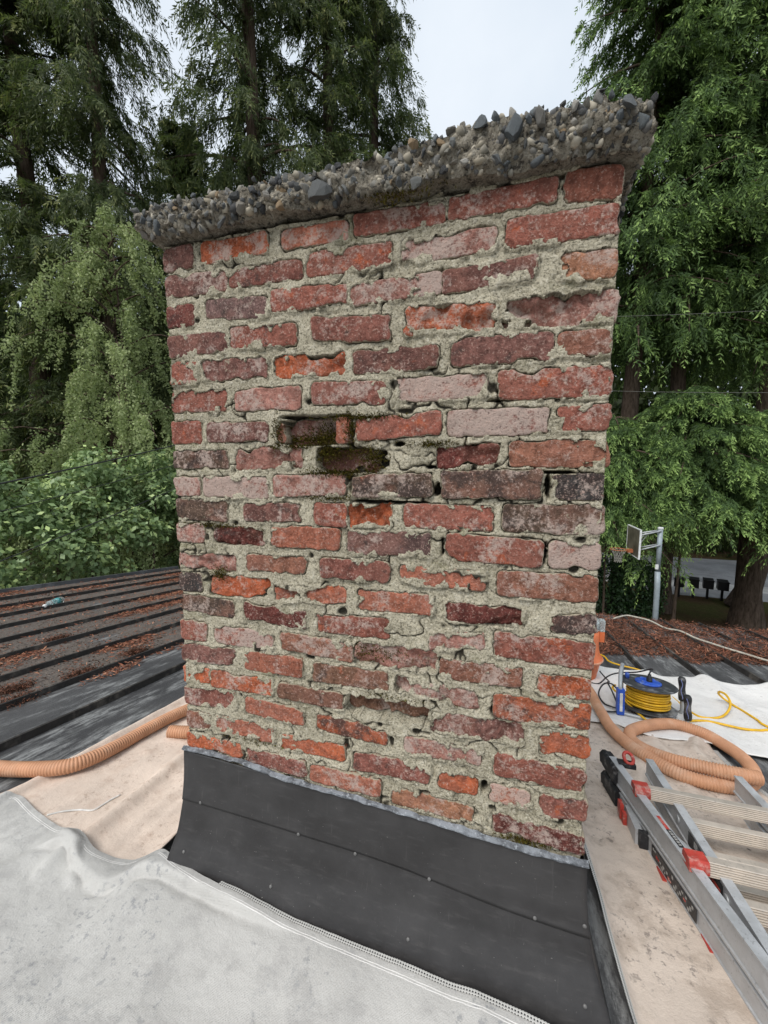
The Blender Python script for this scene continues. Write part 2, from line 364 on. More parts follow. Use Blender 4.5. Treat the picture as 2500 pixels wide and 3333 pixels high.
def m_metal(name, col, rough=0.42):
    t = T(name); p = t.co(); n = t.noise(p, 16, 5, 0.65); s = t.noise(p, 90, 4, 0.75)
    c = t.mix(t.ramp(n, 0.3, 0.7), tuple(x*0.8 for x in col), col)
    c = t.mix(t.math('MULTIPLY', t.ramp(s, 0.58, 0.7), 0.6), c, (0.42, 0.40, 0.37))
    c = t.mix(t.math('MULTIPLY', t.ramp(s, 0.42, 0.3), 0.5), c, (0.14, 0.13, 0.12))
    return t.done(c, t.n('ShaderNodeMapRange', {0: n, 1: 0.3, 2: 0.7, 3: rough, 4: rough+0.25}), t.bump(s, 0.15, 0.002), 0.5, 0.4)
def m_glass():
    t = T('clear plastic'); 
    return t.done((0.86, 0.92, 0.92), 0.12, t.bump(t.noise(t.co(), 60, 3), 0.6, 0.004), 0.5, 0.0, **{'Transmission Weight': 0.75, 'IOR': 1.25})

MAT = dict(
    brick=m_brick(), mortar=m_mortar(), concrete=m_concrete(), pebble=m_pebble(), flash=m_flashing(), seal=m_sealant(),
    cloth_grey=m_canvas('grey canvas', (0.52, 0.508, 0.48), (0.37, 0.36, 0.345), (0.24, 0.245, 0.255), 0.62, 0.0, 0.48),
    cloth_pink=m_canvas('beige canvas', (0.74, 0.61, 0.51), (0.56, 0.42, 0.33), (0.38, 0.26, 0.19), 0.55, 3.0, 0.50),
    cloth_tan=m_canvas('stained canvas', (0.65, 0.55, 0.465), (0.41, 0.33, 0.265), (0.14, 0.12, 0.11), 0.65, 7.0, 0.46),
    cloth_white=m_canvas('white canvas', (0.76, 0.74, 0.71), (0.62, 0.60, 0.57), (0.40, 0.37, 0.34), 0.4, 11.0),
    roof=m_roof(), ground=m_ground(), road=m_asphalt('road asphalt', (0.30, 0.30, 0.305)), drive=m_asphalt('driveway asphalt', (0.085, 0.09, 0.092)), pave=m_asphalt('pavement concrete', (0.48, 0.47, 0.45)),
    hem=m_hem(), seam=plain('roofing rib', (0.036, 0.033, 0.031), 0.65, 0, 0.25, 0.3, 12, 0.2, (0.13, 0.115, 0.10)),
    alu=m_metal('worn aluminium', (0.58, 0.59, 0.60)), alu_rib=m_metal('muddy ribbed aluminium', (0.60, 0.53, 0.45), 0.5),
    red=plain('red plastic', (0.46, 0.055, 0.04), 0.5, 0, 0.35, 0.2, 40, 0.2, (0.55, 0.36, 0.31)), black=plain('black rubber', (0.02, 0.02, 0.022), 0.6, 0, 0.4, 0.3, 40, 0.3, (0.19, 0.185, 0.18)),
    hose=plain('orange hose plastic', (0.56, 0.29, 0.165), 0.55, 0, 0.35, 0.14, 14, 0.1, (0.58, 0.36, 0.24)), yellow=plain('yellow cable', (0.72, 0.42, 0.02), 0.45, 0, 0.4, 0.15, 30),
    cord=plain('black cord', (0.03, 0.03, 0.032), 0.5), blue=plain('blue plastic', (0.03, 0.10, 0.50), 0.4, 0, 0.4, 0.2, 30, 0.1, (0.25, 0.33, 0.55)),
    reel=plain('scuffed black plastic', (0.05, 0.052, 0.056), 0.5, 0, 0.4, 0.3, 22, 0.2, (0.30, 0.31, 0.32)), steel=m_metal('galvanised tube', (0.48, 0.50, 0.51), 0.4),
    orange=plain('orange plastic', (0.72, 0.19, 0.07), 0.45, 0, 0.4, 0.12, 20), clear=m_glass(), white=plain('white plastic', (0.75, 0.76, 0.75), 0.4), teal=plain('teal label', (0.06, 0.36, 0.36), 0.5, 0, 0.3, 0.3, 60, 0.1, (0.7, 0.74, 0.72)),
    gardenhose=plain('pale hose', (0.46, 0.43, 0.36), 0.6), string=plain('white string', (0.72, 0.70, 0.66), 0.9),
    moss=m_leaf('moss', [(0.0, (0.035, 0.024, 0.008)), (1.0, (0.13, 0.12, 0.02)), (0.5, (0.075, 0.055, 0.012))], 0.1, 0.9, 0.05),
    litter=m_leaf('dry needles', [(0.0, (0.05, 0.03, 0.022)), (1.0, (0.46, 0.24, 0.15)), (0.35, (0.16, 0.075, 0.05)), (0.7, (0.30, 0.115, 0.07))], 0.05, 0.9, 0.1),
    spruce=m_leaf('conifer foliage', [(0.0, (0.03, 0.048, 0.024)), (1.0, (0.27, 0.28, 0.10)), (0.5, (0.095, 0.125, 0.052)), (0.8, (0.16, 0.19, 0.07))], 0.42),
    cedar=m_leaf('cedar foliage', [(0.0, (0.03, 0.058, 0.024)), (1.0, (0.42, 0.60, 0.19)), (0.5, (0.085, 0.145, 0.05)), (0.8, (0.23, 0.36, 0.105))], 0.42),
    birch=m_leaf('birch leaves', [(0.0, (0.19, 0.24, 0.11)), (1.0, (0.60, 0.67, 0.35)), (0.5, (0.42, 0.50, 0.23))], 0.5),
    laurel=m_leaf('broad leaves', [(0.0, (0.09, 0.15, 0.065)), (1.0, (0.58, 0.72, 0.28)), (0.5, (0.28, 0.39, 0.17)), (0.85, (0.45, 0.57, 0.23))], 0.27, 0.45, 0.4),
    hedge=m_leaf('hedge leaves', [(0.0, (0.02, 0.045, 0.016)), (1.0, (0.10, 0.18, 0.05)), (0.5, (0.04, 0.085, 0.028))], 0.18, 0.4, 0.4),
    bark=m_bark('conifer bark', (0.05, 0.036, 0.026), (0.15, 0.11, 0.085)), birchbark=m_bark('birch bark', (0.12, 0.11, 0.10), (0.42, 0.40, 0.36)),
    nail=plain('dull nail', (0.16, 0.155, 0.15), 0.5, 0.3), gravel=m_leaf('fine gravel', [(0.0, (0.05, 0.05, 0.05)), (1.0, (0.46, 0.42, 0.34)), (0.25, (0.12, 0.12, 0.118)), (0.5, (0.22, 0.205, 0.17)), (0.75, (0.33, 0.29, 0.22))], 0.0, 0.8, 0.25), faintwire=plain('grey wire', (0.16, 0.16, 0.14), 0.6),
    galv=plain('galvanised grey paint', (0.30, 0.35, 0.38), 0.5, 0.1, 0.4, 0.15, 6), board=plain('mildewed backboard', (0.16, 0.145, 0.105), 0.7, 0, 0.3, 0.4, 3, 0.2, (0.075, 0.07, 0.045)), rim=plain('rusty orange rim', (0.42, 0.14, 0.06), 0.6), net=plain('cotton net', (0.36, 0.35, 0.31), 0.9),
    boxblack=plain('black mailbox paint', (0.012, 0.012, 0.013), 0.45, 0, 0.4), siding=plain('house siding', (0.30, 0.28, 0.24), 0.7), trim=plain('rake trim', (0.075, 0.076, 0.08), 0.5, 0.1, 0.4, 0.2, 5, 0.1, (0.17, 0.175, 0.18)),
)
BRICKS = [
 [(-2,86,1337,1393,1342,1396,'d'),(113,300,1344,1389,1344,1394,'o'),(337,500,1348,1388,1343,1386,'s'),(514,712,1353,1391,1345,1394,'r'),(723,929,1352,1392,1353,1399,'r'),(943,1042,1350,1405,1342,1399,'R')],
 [(-3,182,1274,1327,1274,1322,'d'),(192,387,1282,1317,1276,1323,'x'),(402,600,1280,1329,1277,1329,'r'),(623,817,1279,1326,1281,1326,'p'),(838,1042,1283,1331,1278,1333,'r')],
 [(0,83,1202,1253,1201,1251,'m'),(121,293,1207,1259,1203,1246,'D'),(305,498,1211,1260,1206,1253,'r'),(506,710,1211,1246,1206,1258,'pB'),(713,899,1206,1256,1220,1258,'d'),(943,1041,1207,1256,1203,1255,'t')],
 [(6,178,1128,1178,1128,1180,'d'),(188,367,1138,1185,1130,1181,'r'),(410,599,1138,1188,1122,1175,'x'),(630,821,1134,1186,1126,1180,'oS'),(838,1043,1131,1185,1123,1181,'pS')],
 [(-3,84,1059,1115,1056,1112,'r'),(102,287,1061,1112,1058,1109,'d'),(311,489,1060,1107,1060,1108,'oS'),(513,705,1057,1103,1056,1106,'d'),(734,934,1060,1115,1059,1112,'d'),(945,1038,1068,1107,1062,1112,'b')],
 [(2,168,988,1040,986,1037,'r'),(194,377,985,1036,982,1036,'p'),(408,588,992,1041,988,1036,'x'),(614,808,992,1035,990,1043,'rW'),(833,1042,986,1043,985,1042,'r')],
 [(-5,87,905,961,906,961,'r'),(108,286,909,956,907,955,'d'),(317,501,903,960,904,958,'pH'),(518,713,903,957,921,961,'r'),(729,934,912,967,914,965,'dW'),(950,1045,915,966,922,966,'r')],
 [(-5,168,840,885,842,886,'k'),(192,378,839,888,843,893,'pS'),(421,566,838,891,839,879,'dSH'),(708,835,849,878,859,891,'mS'),(859,1048,848,900,847,899,'b')],
 [(-5,77,766,816,770,815,'p'),(89,282,768,819,765,817,'rW'),(299,491,771,823,779,826,'p'),(512,696,774,825,782,830,'kP'),(719,924,779,835,781,840,'kP'),(947,1041,780,830,782,832,'K')],
 [(-3,157,705,758,702,752,'k'),(209,373,706,750,710,755,'d'),(409,492,705,759,701,758,'r'),(497,602,699,756,709,758,'oS'),(634,831,707,762,710,761,'r'),(851,1046,708,765,712,768,'k')],
 [(-5,82,640,689,642,691,'p'),(118,267,646,686,639,687,'mS'),(287,475,646,696,644,697,'s'),(496,696,640,692,642,700,'D'),(730,933,641,697,636,693,'r'),(946,1042,637,690,638,694,'rW')],
 [(-3,176,567,608,573,605,'pS'),(214,382,576,618,579,618,'b'),(423,599,574,621,576,623,'x'),(627,818,572,622,579,613,'s'),(844,1042,569,618,568,625,'b')],
 [(-6,70,502,553,505,555,'K'),(94,278,497,553,509,553,'oS'),(292,491,501,541,506,553,'sS'),(521,703,504,549,505,552,'s'),(732,902,500,537,502,534,'mS'),(960,1043,498,534,502,546,'K')],
 [(2,168,451,491,439,487,'k'),(203,381,441,491,437,479,'m'),(408,598,435,476,433,487,'r'),(698,818,426,459,435,480,'pS'),(841,1044,429,480,421,484,'r')],
 [(-8,78,359,418,367,415,'r'),(101,284,364,412,369,416,'rW'),(307,506,374,417,365,411,'b'),(512,715,365,417,369,418,'pS'),(723,902,355,409,364,405,'b'),(938,1040,354,398,357,404,'o')],
 [(-7,167,299,347,306,352,'d'),(198,369,301,352,304,356,'s'),(400,596,301,346,302,353,'B'),(619,809,307,346,293,335,'pS'),(845,1044,283,338,287,348,'oD')],
 [(-8,79,237,281,236,287,'o'),(88,278,235,281,239,286,'o'),(297,480,238,279,236,277,'B'),(491,695,231,275,234,271,'BH'),(706,911,221,270,225,274,'dS'),(946,1045,219,266,221,278,'o')],
 [(-10,162,167,218,179,228,'x'),(195,376,181,221,169,218,'s'),(408,596,174,210,159,203,'oD'),(641,820,154,194,158,202,'p'),(850,1043,149,197,142,202,'r')],
 [(-2,79,98,150,106,152,'b'),(91,278,108,152,104,149,'s'),(299,482,93,141,101,131,'o'),(509,701,80,126,83,129,'x'),(725,814,82,126,81,120,'o'),(844,929,80,119,78,121,'oW'),(953,1047,68,113,78,131,'x')],
 [(-6,179,37,81,38,80,'o'),(194,374,29,71,23,73,'x'),(388,581,24,64,19,69,'s'),(610,807,13,50,8,50,'t'),(855,1047,11,44,-9,49,'m')],
]
CW, CD, CT = 1.043, 0.66, 1.40           # chimney width, depth, top of brickwork
BC = {'r': (.31, .112, .08), 'R': (.25, .095, .064), 'd': (.21, .098, .08), 'D': (.18, .108, .097), 'x': (.265, .102, .078), 'm': (.17, .052, .042),
      'o': (.47, .128, .058), 's': (.43, .155, .097), 'p': (.38, .18, .142), 'b': (.30, .133, .087), 'B': (.23, .12, .078), 't': (.41, .195, .115), 'k': (.145, .095, .069), 'K': (.058, .053, .051)}

# ================================================================== ground
gs = 320.0
struct(mesh('ground', [(-gs, -gs, -5.6), (gs, -gs, -5.6), (gs, gs, -5.6), (-gs, gs, -5.6)], [(0, 1, 2, 3)], MAT['ground'], sm=False))
def sheet(name, pts, z, mat): return struct(mesh(name, [(x, y, z) for x, y in pts], [tuple(range(len(pts)))], mat, sm=False))
sheet('road', [(-20, 26.6), (60, 25.0), (60, 32.5), (-20, 34)], -5.592, MAT['road'])
sheet('pavement', [(-20, 25.2), (60, 23.4), (60, 25.0), (-20, 26.6)], -5.588, MAT['pave'])
sheet('road_shoulder', [(8.6, 22.9), (60, 21.9), (60, 23.4), (8.6, 25.05)], -5.592, MAT['road'])
sheet('driveway', [(-2, 12), (6.3, 12), (6.95, 18.6), (7.2, 20.6), (4.5, 21.4), (-2, 20)], -5.594, MAT['drive'])

# ================================================================== house with the metal roof
house = tag(empty('house', (0, 0.8, -5.6)), 'house with dark ribbed low slope roof around the chimney', 'house')
def eave(x): return 4.38 + (3.0 - x)*0.085
XL, XR, YB = -5.02, 5.4, -3.2
nx = 60; xs = np.linspace(XL, XR, nx); V = []
for x in xs:
    for q in np.linspace(0, 1, 24):
        y = YB + (eave(x) - YB)*q; V.append((x, y, roofz(y) + 0.004*vn(x*0.9, y*0.7, 0, 3)))
rf = mesh('roof', V, grid_faces(nx, 24), MAT['roof'], house, sm=True)
mb = MB()
for zoff, dy in ((-0.02, 0), (-0.16, 0)): pass
mb.add([(XL, YB, roofz(YB)-.02), (XR, YB, roofz(YB)-.02), (XR, eave(XR), roofz(eave(XR))-.02), (XL, eave(XL), roofz(eave(XL))-.02),
        (XL, YB, roofz(YB)-.2), (XR, YB, roofz(YB)-.2), (XR, eave(XR), roofz(eave(XR))-.2), (XL, eave(XL), roofz(eave(XL))-.2)],
       [(0,1,5,4),(1,2,6,5),(2,3,7,6),(3,0,4,7),(4,5,6,7)]).build('fascia', MAT['trim'], house)
mb = MB(); mb.box((0.2, 0.3, -3.3), (9.6, 6.6, 4.6)); mb.build('wall', MAT['siding'], house)
seam_x = [-1.19-0.402*k for k in range(10)] + [1.515] + [1.90+0.383*k for k in range(9)]
for i, x in enumerate(seam_x):
    last = i == 9
    y1 = eave(x) - 0.01; y0 = YB + 0.02
    if x > 1: y0 = 2.30
    if i == 0: y0 = 0.02
    h, w = (0.036, 0.027) if not last else (0.05, 0.06)
    P = [RP(x + 0.004*math.sin(3.1*y + i), y, 0.0) for y in np.linspace(y0, y1, 14)]
    mb = MB()
    for a, b in zip(P[:-1], P[1:]): mb.extrude(a, b, [(-w/2, -.004), (w/2, -.004), (w*0.28, h), (-w*0.28, h)], RN)
    mb.build('rake_trim' if last else 'standing_rib', MAT['trim'] if last else MAT['seam'], house)

# ================================================================== chimney
chim = tag(empty('chimney', (CW/2, CD/2, -0.35)), 'weathered red brick chimney with crumbling pebble concrete cap and black base flashing', 'chimney')
def onoise(X, Z):
    return 0.0052*fbm(X, Z, 0, 48, 4, 5, 0.62) - 0.0105*smooth(0.15, 0.7, fbm(X, Z, 3.3, 19, 2, 9)) + 0.0016
def rr_outline(w, h, r, N):
    L = [w-2*r, math.pi*r/2, h-2*r, math.pi*r/2]*2; tot = sum(L); out = []
    cs = [(w/2-r, -h/2+r), (w/2-r, h/2-r), (-w/2+r, h/2-r), (-w/2+r, -h/2+r)]
    for k in range(N):
        s = tot*k/N; i = 0
        while s > L[i]: s -= L[i]; i += 1
        if i == 0: p, n = (-w/2+r+s, -h/2), (0, -1)
        elif i == 2: p, n = (w/2, -h/2+r+s), (1, 0)
        elif i == 4: p, n = (w/2-r-s, h/2), (0, 1)
        elif i == 6: p, n = (-w/2, h/2-r-s), (-1, 0)
        else:
            c = cs[(i-1)//2]; a = -math.pi/2 + (i-1)/2*math.pi/2 + s/r; n = (math.cos(a), math.sin(a)); p = (c[0]+r*n[0], c[1]+r*n[1])
        out.append((*p, *n))
    return np.array(out)
RS = [(1.0, None, 1.0), (1.0, .010, 1.0), (1.0, .0026, 1.0), (.95, .0007, .72), (.84, .0001, .34), (.64, 0, .1), (.42, 0, 0), (.2, 0, 0), (0.0, 0, 0)]
def brick_geo(w, h, cx, cz, slope, seed, off=0.0, spall=0.0, rough=0.0012, depth=0.09, r=0.008, N=88):
    o = rr_outline(w, h, r, N); d = onoise(o[:, 0]+cx, o[:, 1]+cz)*(1.0 + 0.8*(spall > .6))
    px, pz = o[:, 0]+o[:, 2]*d, o[:, 1]+o[:, 3]*d
    mx_ = np.clip(px, -(w/2-h/2), w/2-h/2); mz = 0*pz
    V = []; E = []
    for s, yo, e in RS:
        x = mx_+(px-mx_)*s; z = mz+(pz-mz)*s
        if yo is None: y = np.full(N, depth)
        else:
            X, Z = x+cx, z+cz
            f = rough*1.6*fbm(X, Z, seed, 95, 3, seed) + 0.0022*fbm(X, Z, seed, 17, 2, seed+3)
            sp = smooth(0.02, 0.38, fbm(X, Z, seed*1.7, 15, 3, seed+7)+0.5*spall-0.42)
            f = f + sp*(0.004+0.013*spall)*(1+0.5*fbm(X, Z, 0, 70, 2, seed+1))
            y = off + yo + f
        V.append(np.stack([x, y, z+slope*x], 1)); E.append(np.full(N, e))
    k = len(RS); F = [(a*N+j, a*N+(j+1) % N, (a+1)*N+(j+1) % N, (a+1)*N+j) for a in range(k-1) for j in range(N)]
    F.append(tuple(range(N-1, -1, -1)))
    return np.concatenate(V), F, np.concatenate(E)
rng = np.random.default_rng(11)
def paint(o, code, seed):
    c = np.array(BC[code[0]]); rg = np.random.default_rng(seed); c = c*(1+0.10*rg.standard_normal())
    o.color = (*np.clip(c, .01, .9), 1)
    o['dark'] = float({'d': .12, 'D': .16, 'x': .1, 'k': .26, 'K': .3, 'm': .1, 'B': .1}.get(code[0], 0.0) + (.26 if 'D' in code[1:] else 0) + rg.uniform(-.06, .08))
    o['white'] = float((.42 if 'W' in code[1:] else .0) + (.14 if code[0] == 'p' else 0) + rg.uniform(-.08, .12))
    o['raw'] = float((.16 if 'S' in code[1:] and code[0] in 'os' else 0) + (.1 if code[0] in 'or' else -.05) + rg.uniform(-.08, .06))
BR = []
sd_ = 0
for ri, row in enumerate(BRICKS):
    for bi, (x0, x1, zbl, ztl, zbr, ztr, code) in enumerate(row):
        sd_ += 1
        x0, x1, zbl, ztl, zbr, ztr = [q/1000 for q in (x0, x1, zbl, ztl, zbr, ztr)]
        if bi == 0: x0 = min(x0, 0.0) if x0 < .004 else 0.001
        w = x1-x0+0.001; zb, zt = (zbl+zbr)/2, (ztl+ztr)/2; h = max(zt-zb, 0.04)+0.001
        sl_ = ((zbr+ztr)-(zbl+ztl))/2/max(w, .05); sl_ = max(-.12, min(.12, sl_))
        cx, cz = (x0+x1)/2, (zb+zt)/2; fl = code[1:]
        sp = 0.95 if 'S' in fl else (1.0 if 'H' in fl else rng.uniform(0.0, 0.34))
        off = rng.uniform(-.0025, .002) + (-.009 if 'P' in fl else 0) + ((.036 if code[0] == 'p' else .016 if code[0] == 'd' else .030) if 'H' in fl else 0) + (.003 if 'S' in fl else 0)
        corner = bi in (0, len(row)-1)
        dep = (0.2 if w < .13 else 0.095) if corner else 0.09+0.0*w
        V, F, E = brick_geo(w, h, cx, cz, sl_, sd_, off, sp, 0.0012 if 'S' not in fl else 0.0026, dep+max(off, 0), r=rng.uniform(.005, .012))
        o = mesh('brick', V+np.array([cx, 0, cz]), F, MAT['brick'], chim, (cx, 0, cz), True, {'edge': ('POINT', E)})
        paint(o, code, sd_); BR.append((cx, cz, w, h, sl_, 'H' in fl, corner, dep))
# loose chip left standing in the broken opening
V, F, E = brick_geo(.033, .056, .487, .93, 0, 901, -.002, .5, .0025, .08, .006, 40)
paint(mesh('brick_fragment', V+np.array([.487, 0, .93]), F, MAT['brick'], chim, (.487, 0, .93), True, {'edge': ('POINT', E)}), 's', 901)
V, F, E = brick_geo(.02, .054, .327, .929, 0, 902, -.002, .5, .0025, .08, .005, 40)
paint(mesh('brick_fragment', V+np.array([.327, 0, .929]), F, MAT['brick'], chim, (.327, 0, .929), True, {'edge': ('POINT', E)}), 'b', 902)
# mortar sheet
xg = np.r_[.003, np.linspace(.003, CW-.003, 400), CW-.003]; zg = np.linspace(-.07, CT-.002, 540)
GX, GZ = np.meshgrid(xg, zg, indexing='ij'); dmin = np.full(GX.shape, 1.0); hole = np.zeros(GX.shape)
for cx, cz, w, h, sl_, H, corner, dep in BR:
    m = (abs(GX-cx) < w/2+.03) & (abs(GZ-cz) < h/2+.03)
    x = GX[m]-cx; z = GZ[m]-cz-sl_*x; r = .008
    qx = abs(x)-w/2+r; qz = abs(z)-h/2+r
    d = np.hypot(np.maximum(qx, 0), np.maximum(qz, 0))+np.minimum(np.maximum(qx, qz), 0)-r - onoise(x+cx, z+cz)
    dmin[m] = np.minimum(dmin[m], d)
    if H: hole[m] = np.maximum(hole[m], (d < 0.003+.004*fbm(x+cx, z+cz, 0, 40, 2, 3)).astype(float))
cm = smooth(.0, .35, fbm(GX, GZ, 0, 13, 3, 41))
crack = smooth(.0036, .0010, dmin)*cm*.5
c2 = smooth(.055, .0, abs(fbm(GX, GZ, 8, 11, 4, 31)))*smooth(-.05, .25, fbm(GX, GZ, 1, 3.5, 2, 77))
c3 = smooth(.05, .0, abs(fbm(GX, GZ, 2, 17, 3, 63)))*smooth(.1, .35, fbm(GX, GZ, 4, 5, 2, 71))
crack = np.maximum(crack, .8*np.maximum(c2, c3))
GY = .0022+.0055*fbm(GX, GZ, 0, 26, 3, 12)+.004*fbm(GX, GZ, 0, 7, 2, 15)+.0018*fbm(GX, GZ, 0, 130, 2, 18)+.009*crack
pit = smooth(.5, .75, fbm(GX, GZ, 9, 33, 2, 92)); GY += .012*pit
sm1 = fbm(GX, GZ, 6, 15, 3, 140)+.55*fbm(GX, GZ, 6, 70, 3, 150)
cover = (sm1*.034-.0035+.016*smooth(.35, .6, fbm(GX, GZ, 2, 6.5, 2, 160)) + dmin) > 0       # mortar left smeared over brick edges
SY = -.0012+.0035*fbm(GX, GZ, 0, 60, 3, 170)+.006*crack*(dmin > -.001)
GY = np.where((dmin < 0) & ~cover, np.where(hole > 0, .10, .05), np.where(cover & (dmin < .004), np.minimum(SY, GY), GY))
GY = np.where(hole > 0, .10, GY); crack = np.where(dmin < -.001, crack*.25, crack)
for px_, pz_, ax_, az_ in ((.707, .795, .009, .016), (.937, .81, .007, .024), (.505, .80, .007, .016), (.60, .764, .10, .0045), (.62, .897, .014, .007), (.425, .963, .075, .0045), (.81, .893, .03, .004), (.938, .665, .004, .024), (.722, .665, .004, .02), (.955, .835, .05, .003), (.70, .845, .022, .004), (.845, .985, .03, .003), (.71, 1.235, .005, .024), (.503, .73, .004, .026), (.83, .105, .008, .018), (.59, .27, .10, .006), (.20, .53, .004, .03), (.93, 1.395, .12, .005), (.40, .902, .075, .007), (.503, .915, .010, .032), (.428, .868, .010, .03), (.575, .862, .02, .022), (.49, .835, .06, .005), (.35, .965, .03, .005), (.60, .925, .02, .004)):
    q_ = ((GX-px_)/ax_)**2+((GZ-pz_)/az_)**2+.9*fbm(GX, GZ, 0, 90, 2, 33); k_ = smooth(1.2, .6, q_); GY = np.maximum(GY, GY+.034*k_); crack = np.maximum(crack, .8*k_)
GY[0] = GY[-1] = .05
mort = mesh('mortar', np.stack([GX, GY, GZ], -1).reshape(-1, 3), grid_faces(*GX.shape)[:, ::-1] if False else grid_faces(*GX.shape), MAT['mortar'], chim, None, True, {'crack': ('POINT', np.maximum(crack, pit).ravel())})
# core and the courses on the hidden sides
mb = MB(); mb.box((CW/2, (.052+CD-.008)/2, (CT-.36)/2), (CW-.014, CD-.008-.052, CT+.36)); mb.build('mortar_core', MAT['mortar'], chim)
var = []
for k in range(8):
    V, F, E = brick_geo(.196, .052, 10+k*.7, 3.1*k, 0, 300+k, 0, rng.uniform(0, .5), .0014, .05, .008, 56)
    var.append(raw_mesh('side_brick', V, F, MAT['brick'], True, {'edge': ('POINT', E)}))
bb = MB()
codes = 'rrrddxxsbopkr'
for ri, row in enumerate(BRICKS):
    zc = CT-.035-.07*ri
    for side in (0, 1):
        dep = BR[sum(len(q) for q in BRICKS[:ri])+(0 if side == 0 else len(row)-1)][7]
        y = dep+.012
        while y < CD-.04:
            w = min(.2, CD-y)
            o = inst('brick', var[int(rng.integers(8))], (0 if side == 0 else CW, y+w/2, zc), chim, (0, 0, R(-90) if side == 0 else R(90)), (w/.2, 1, 1))
            paint(o, codes[int(rng.integers(len(codes)))], 5000+ri*20+int(y*100)+side*7); y += w+.012
    x = .0 if ri % 2 else -.1
    while x < CW:
        a, b = max(x, 0.002), min(x+.2, CW-.002)
        if b-a > .03: bb.box(((a+b)/2, CD-.018, zc), (b-a, .04, .052))
        x += .212
bk = bb.build('brickwork', MAT['brick'], chim); bk.color = (*BC['x'], 1); bk['dark'] = 0.0; bk['white'] = 0.0; bk['raw'] = 0.0; bk['kind'] = 'stuff'

# ---- cap
CX0, CX1, CY0, CY1, CZ0, CZ1 = -.036, CW+.038, -.042, CD+.045, 1.406, 1.466
def capwarp(P):
    x, y, z = P[:, 0].copy(), P[:, 1].copy(), P[:, 2].copy()
    tz = (z-CZ0)/(CZ1-CZ0)
    z = z + tz*(.020*smooth(.56, .72, x) - .018*smooth(.98, 1.08, x) - .008*smooth(.1, -.03, x))
    ins = np.clip(.30-tz, 0, 1)*.05
    ccx, ccy = (CX0+CX1)/2, (CY0+CY1)/2
    x = x - np.sign(x-ccx)*ins*smooth(.40, .5, abs(x-ccx)); y = y - np.sign(y-ccy)*ins*smooth(.25, .36, abs(y-ccy))
    for i, (f, a) in enumerate(((8, .013), (27, .013), (70, .0075), (150, .004))):
        x = x+a*fbm(P[:, 0], P[:, 1], P[:, 2], f, 2, 200+i); y = y+a*fbm(P[:, 0], P[:, 1], P[:, 2], f, 2, 220+i); z = z+a*fbm(P[:, 0], P[:, 1], P[:, 2], f, 2, 240+i)*np.where(tz < .05, .5, 1.0)
    return np.stack([x, y, z], 1)
Vs, Fs, nb = [], [], 0
def face_grid(o, u, v, nu, nv):
    global nb
    a, b = np.meshgrid(np.linspace(0, 1, nu), np.linspace(0, 1, nv), indexing='ij')
    P = np.array(o)+a.reshape(-1, 1)*np.array(u)+b.reshape(-1, 1)*np.array(v)
    Vs.append(capwarp(P)); Fs.append(grid_faces(nu, nv)+nb); nb += nu*nv
dx, dy, dz = CX1-CX0, CY1-CY0, CZ1-CZ0
face_grid((CX0, CY0, CZ0), (dx, 0, 0), (0, 0, dz), 240, 18)
face_grid((CX1, CY1, CZ0), (-dx, 0, 0), (0, 0, dz), 80, 8)
face_grid((CX0, CY1, CZ0), (0, -dy, 0), (0, 0, dz), 120, 16)
face_grid((CX1, CY0, CZ0), (0, dy, 0), (0, 0, dz), 120, 16)
face_grid((CX0, CY0, CZ1), (dx, 0, 0), (0, dy, 0), 200, 100)
face_grid((CX0, CY1, CZ0), (dx, 0, 0), (0, -dy, 0), 200, 100)
cap = mesh('cap', np.concatenate(Vs), np.concatenate(Fs), MAT['concrete'], chim, None, True)
mb = MB(); mb.box((CW/2, CD/2, 1.401), (CW-.03, CD-.03, .02)); mb.build('mortar_bed', MAT['concrete'], chim)
# pebbles standing proud of the cap
pvar = []
for k in range(14):
    bm = bmesh.new(); bmesh.ops.create_icosphere(bm, subdivisions=2, radius=1.0)
    co = np.array([v.co for v in bm.verts]); rg = np.random.default_rng(600+k)
    for _ in range(15):
        n = rg.standard_normal(3); n /= np.linalg.norm(n); c = rg.uniform(.42, .78); dd = co @ n; co = co-np.outer(np.maximum(dd-c, 0), n)
    co = co*np.array([1, rg.uniform(.6, .95), rg.uniform(.45, .8)])
    for v, c in zip(bm.verts, co): v.co = c
    me = bpy.data.meshes.new('pebble'); bm.to_mesh(me); bm.free(); me.materials.append(MAT['pebble'])
    if k % 7 == 0: me.polygons.foreach_set('use_smooth', np.ones(len(me.polygons), bool))
    pvar.append(me)
PC = [(.21, .205, .19), (.26, .25, .23), (.17, .175, .17), (.12, .13, .135), (.10, .115, .125), (.055, .06, .068), (.16, .165, .16), (.23, .21, .175), (.32, .28, .22), (.30, .21, .12), (.085, .09, .09), (.19, .18, .15), (.40, .38, .34), (.13, .15, .16), (.035, .038, .042)]
rg = np.random.default_rng(77); cnt = 0; placed = []
def pebble(P, r):
    global cnt
    o = inst('pebble', pvar[int(rg.integers(14))], P, chim, tuple(rg.uniform(0, 6.28, 3)), (r, r*rg.uniform(.75, 1.1), r*rg.uniform(.7, 1)))
    o.color = (*PC[int(rg.integers(len(PC)))], 1); cnt += 1
tries = 0
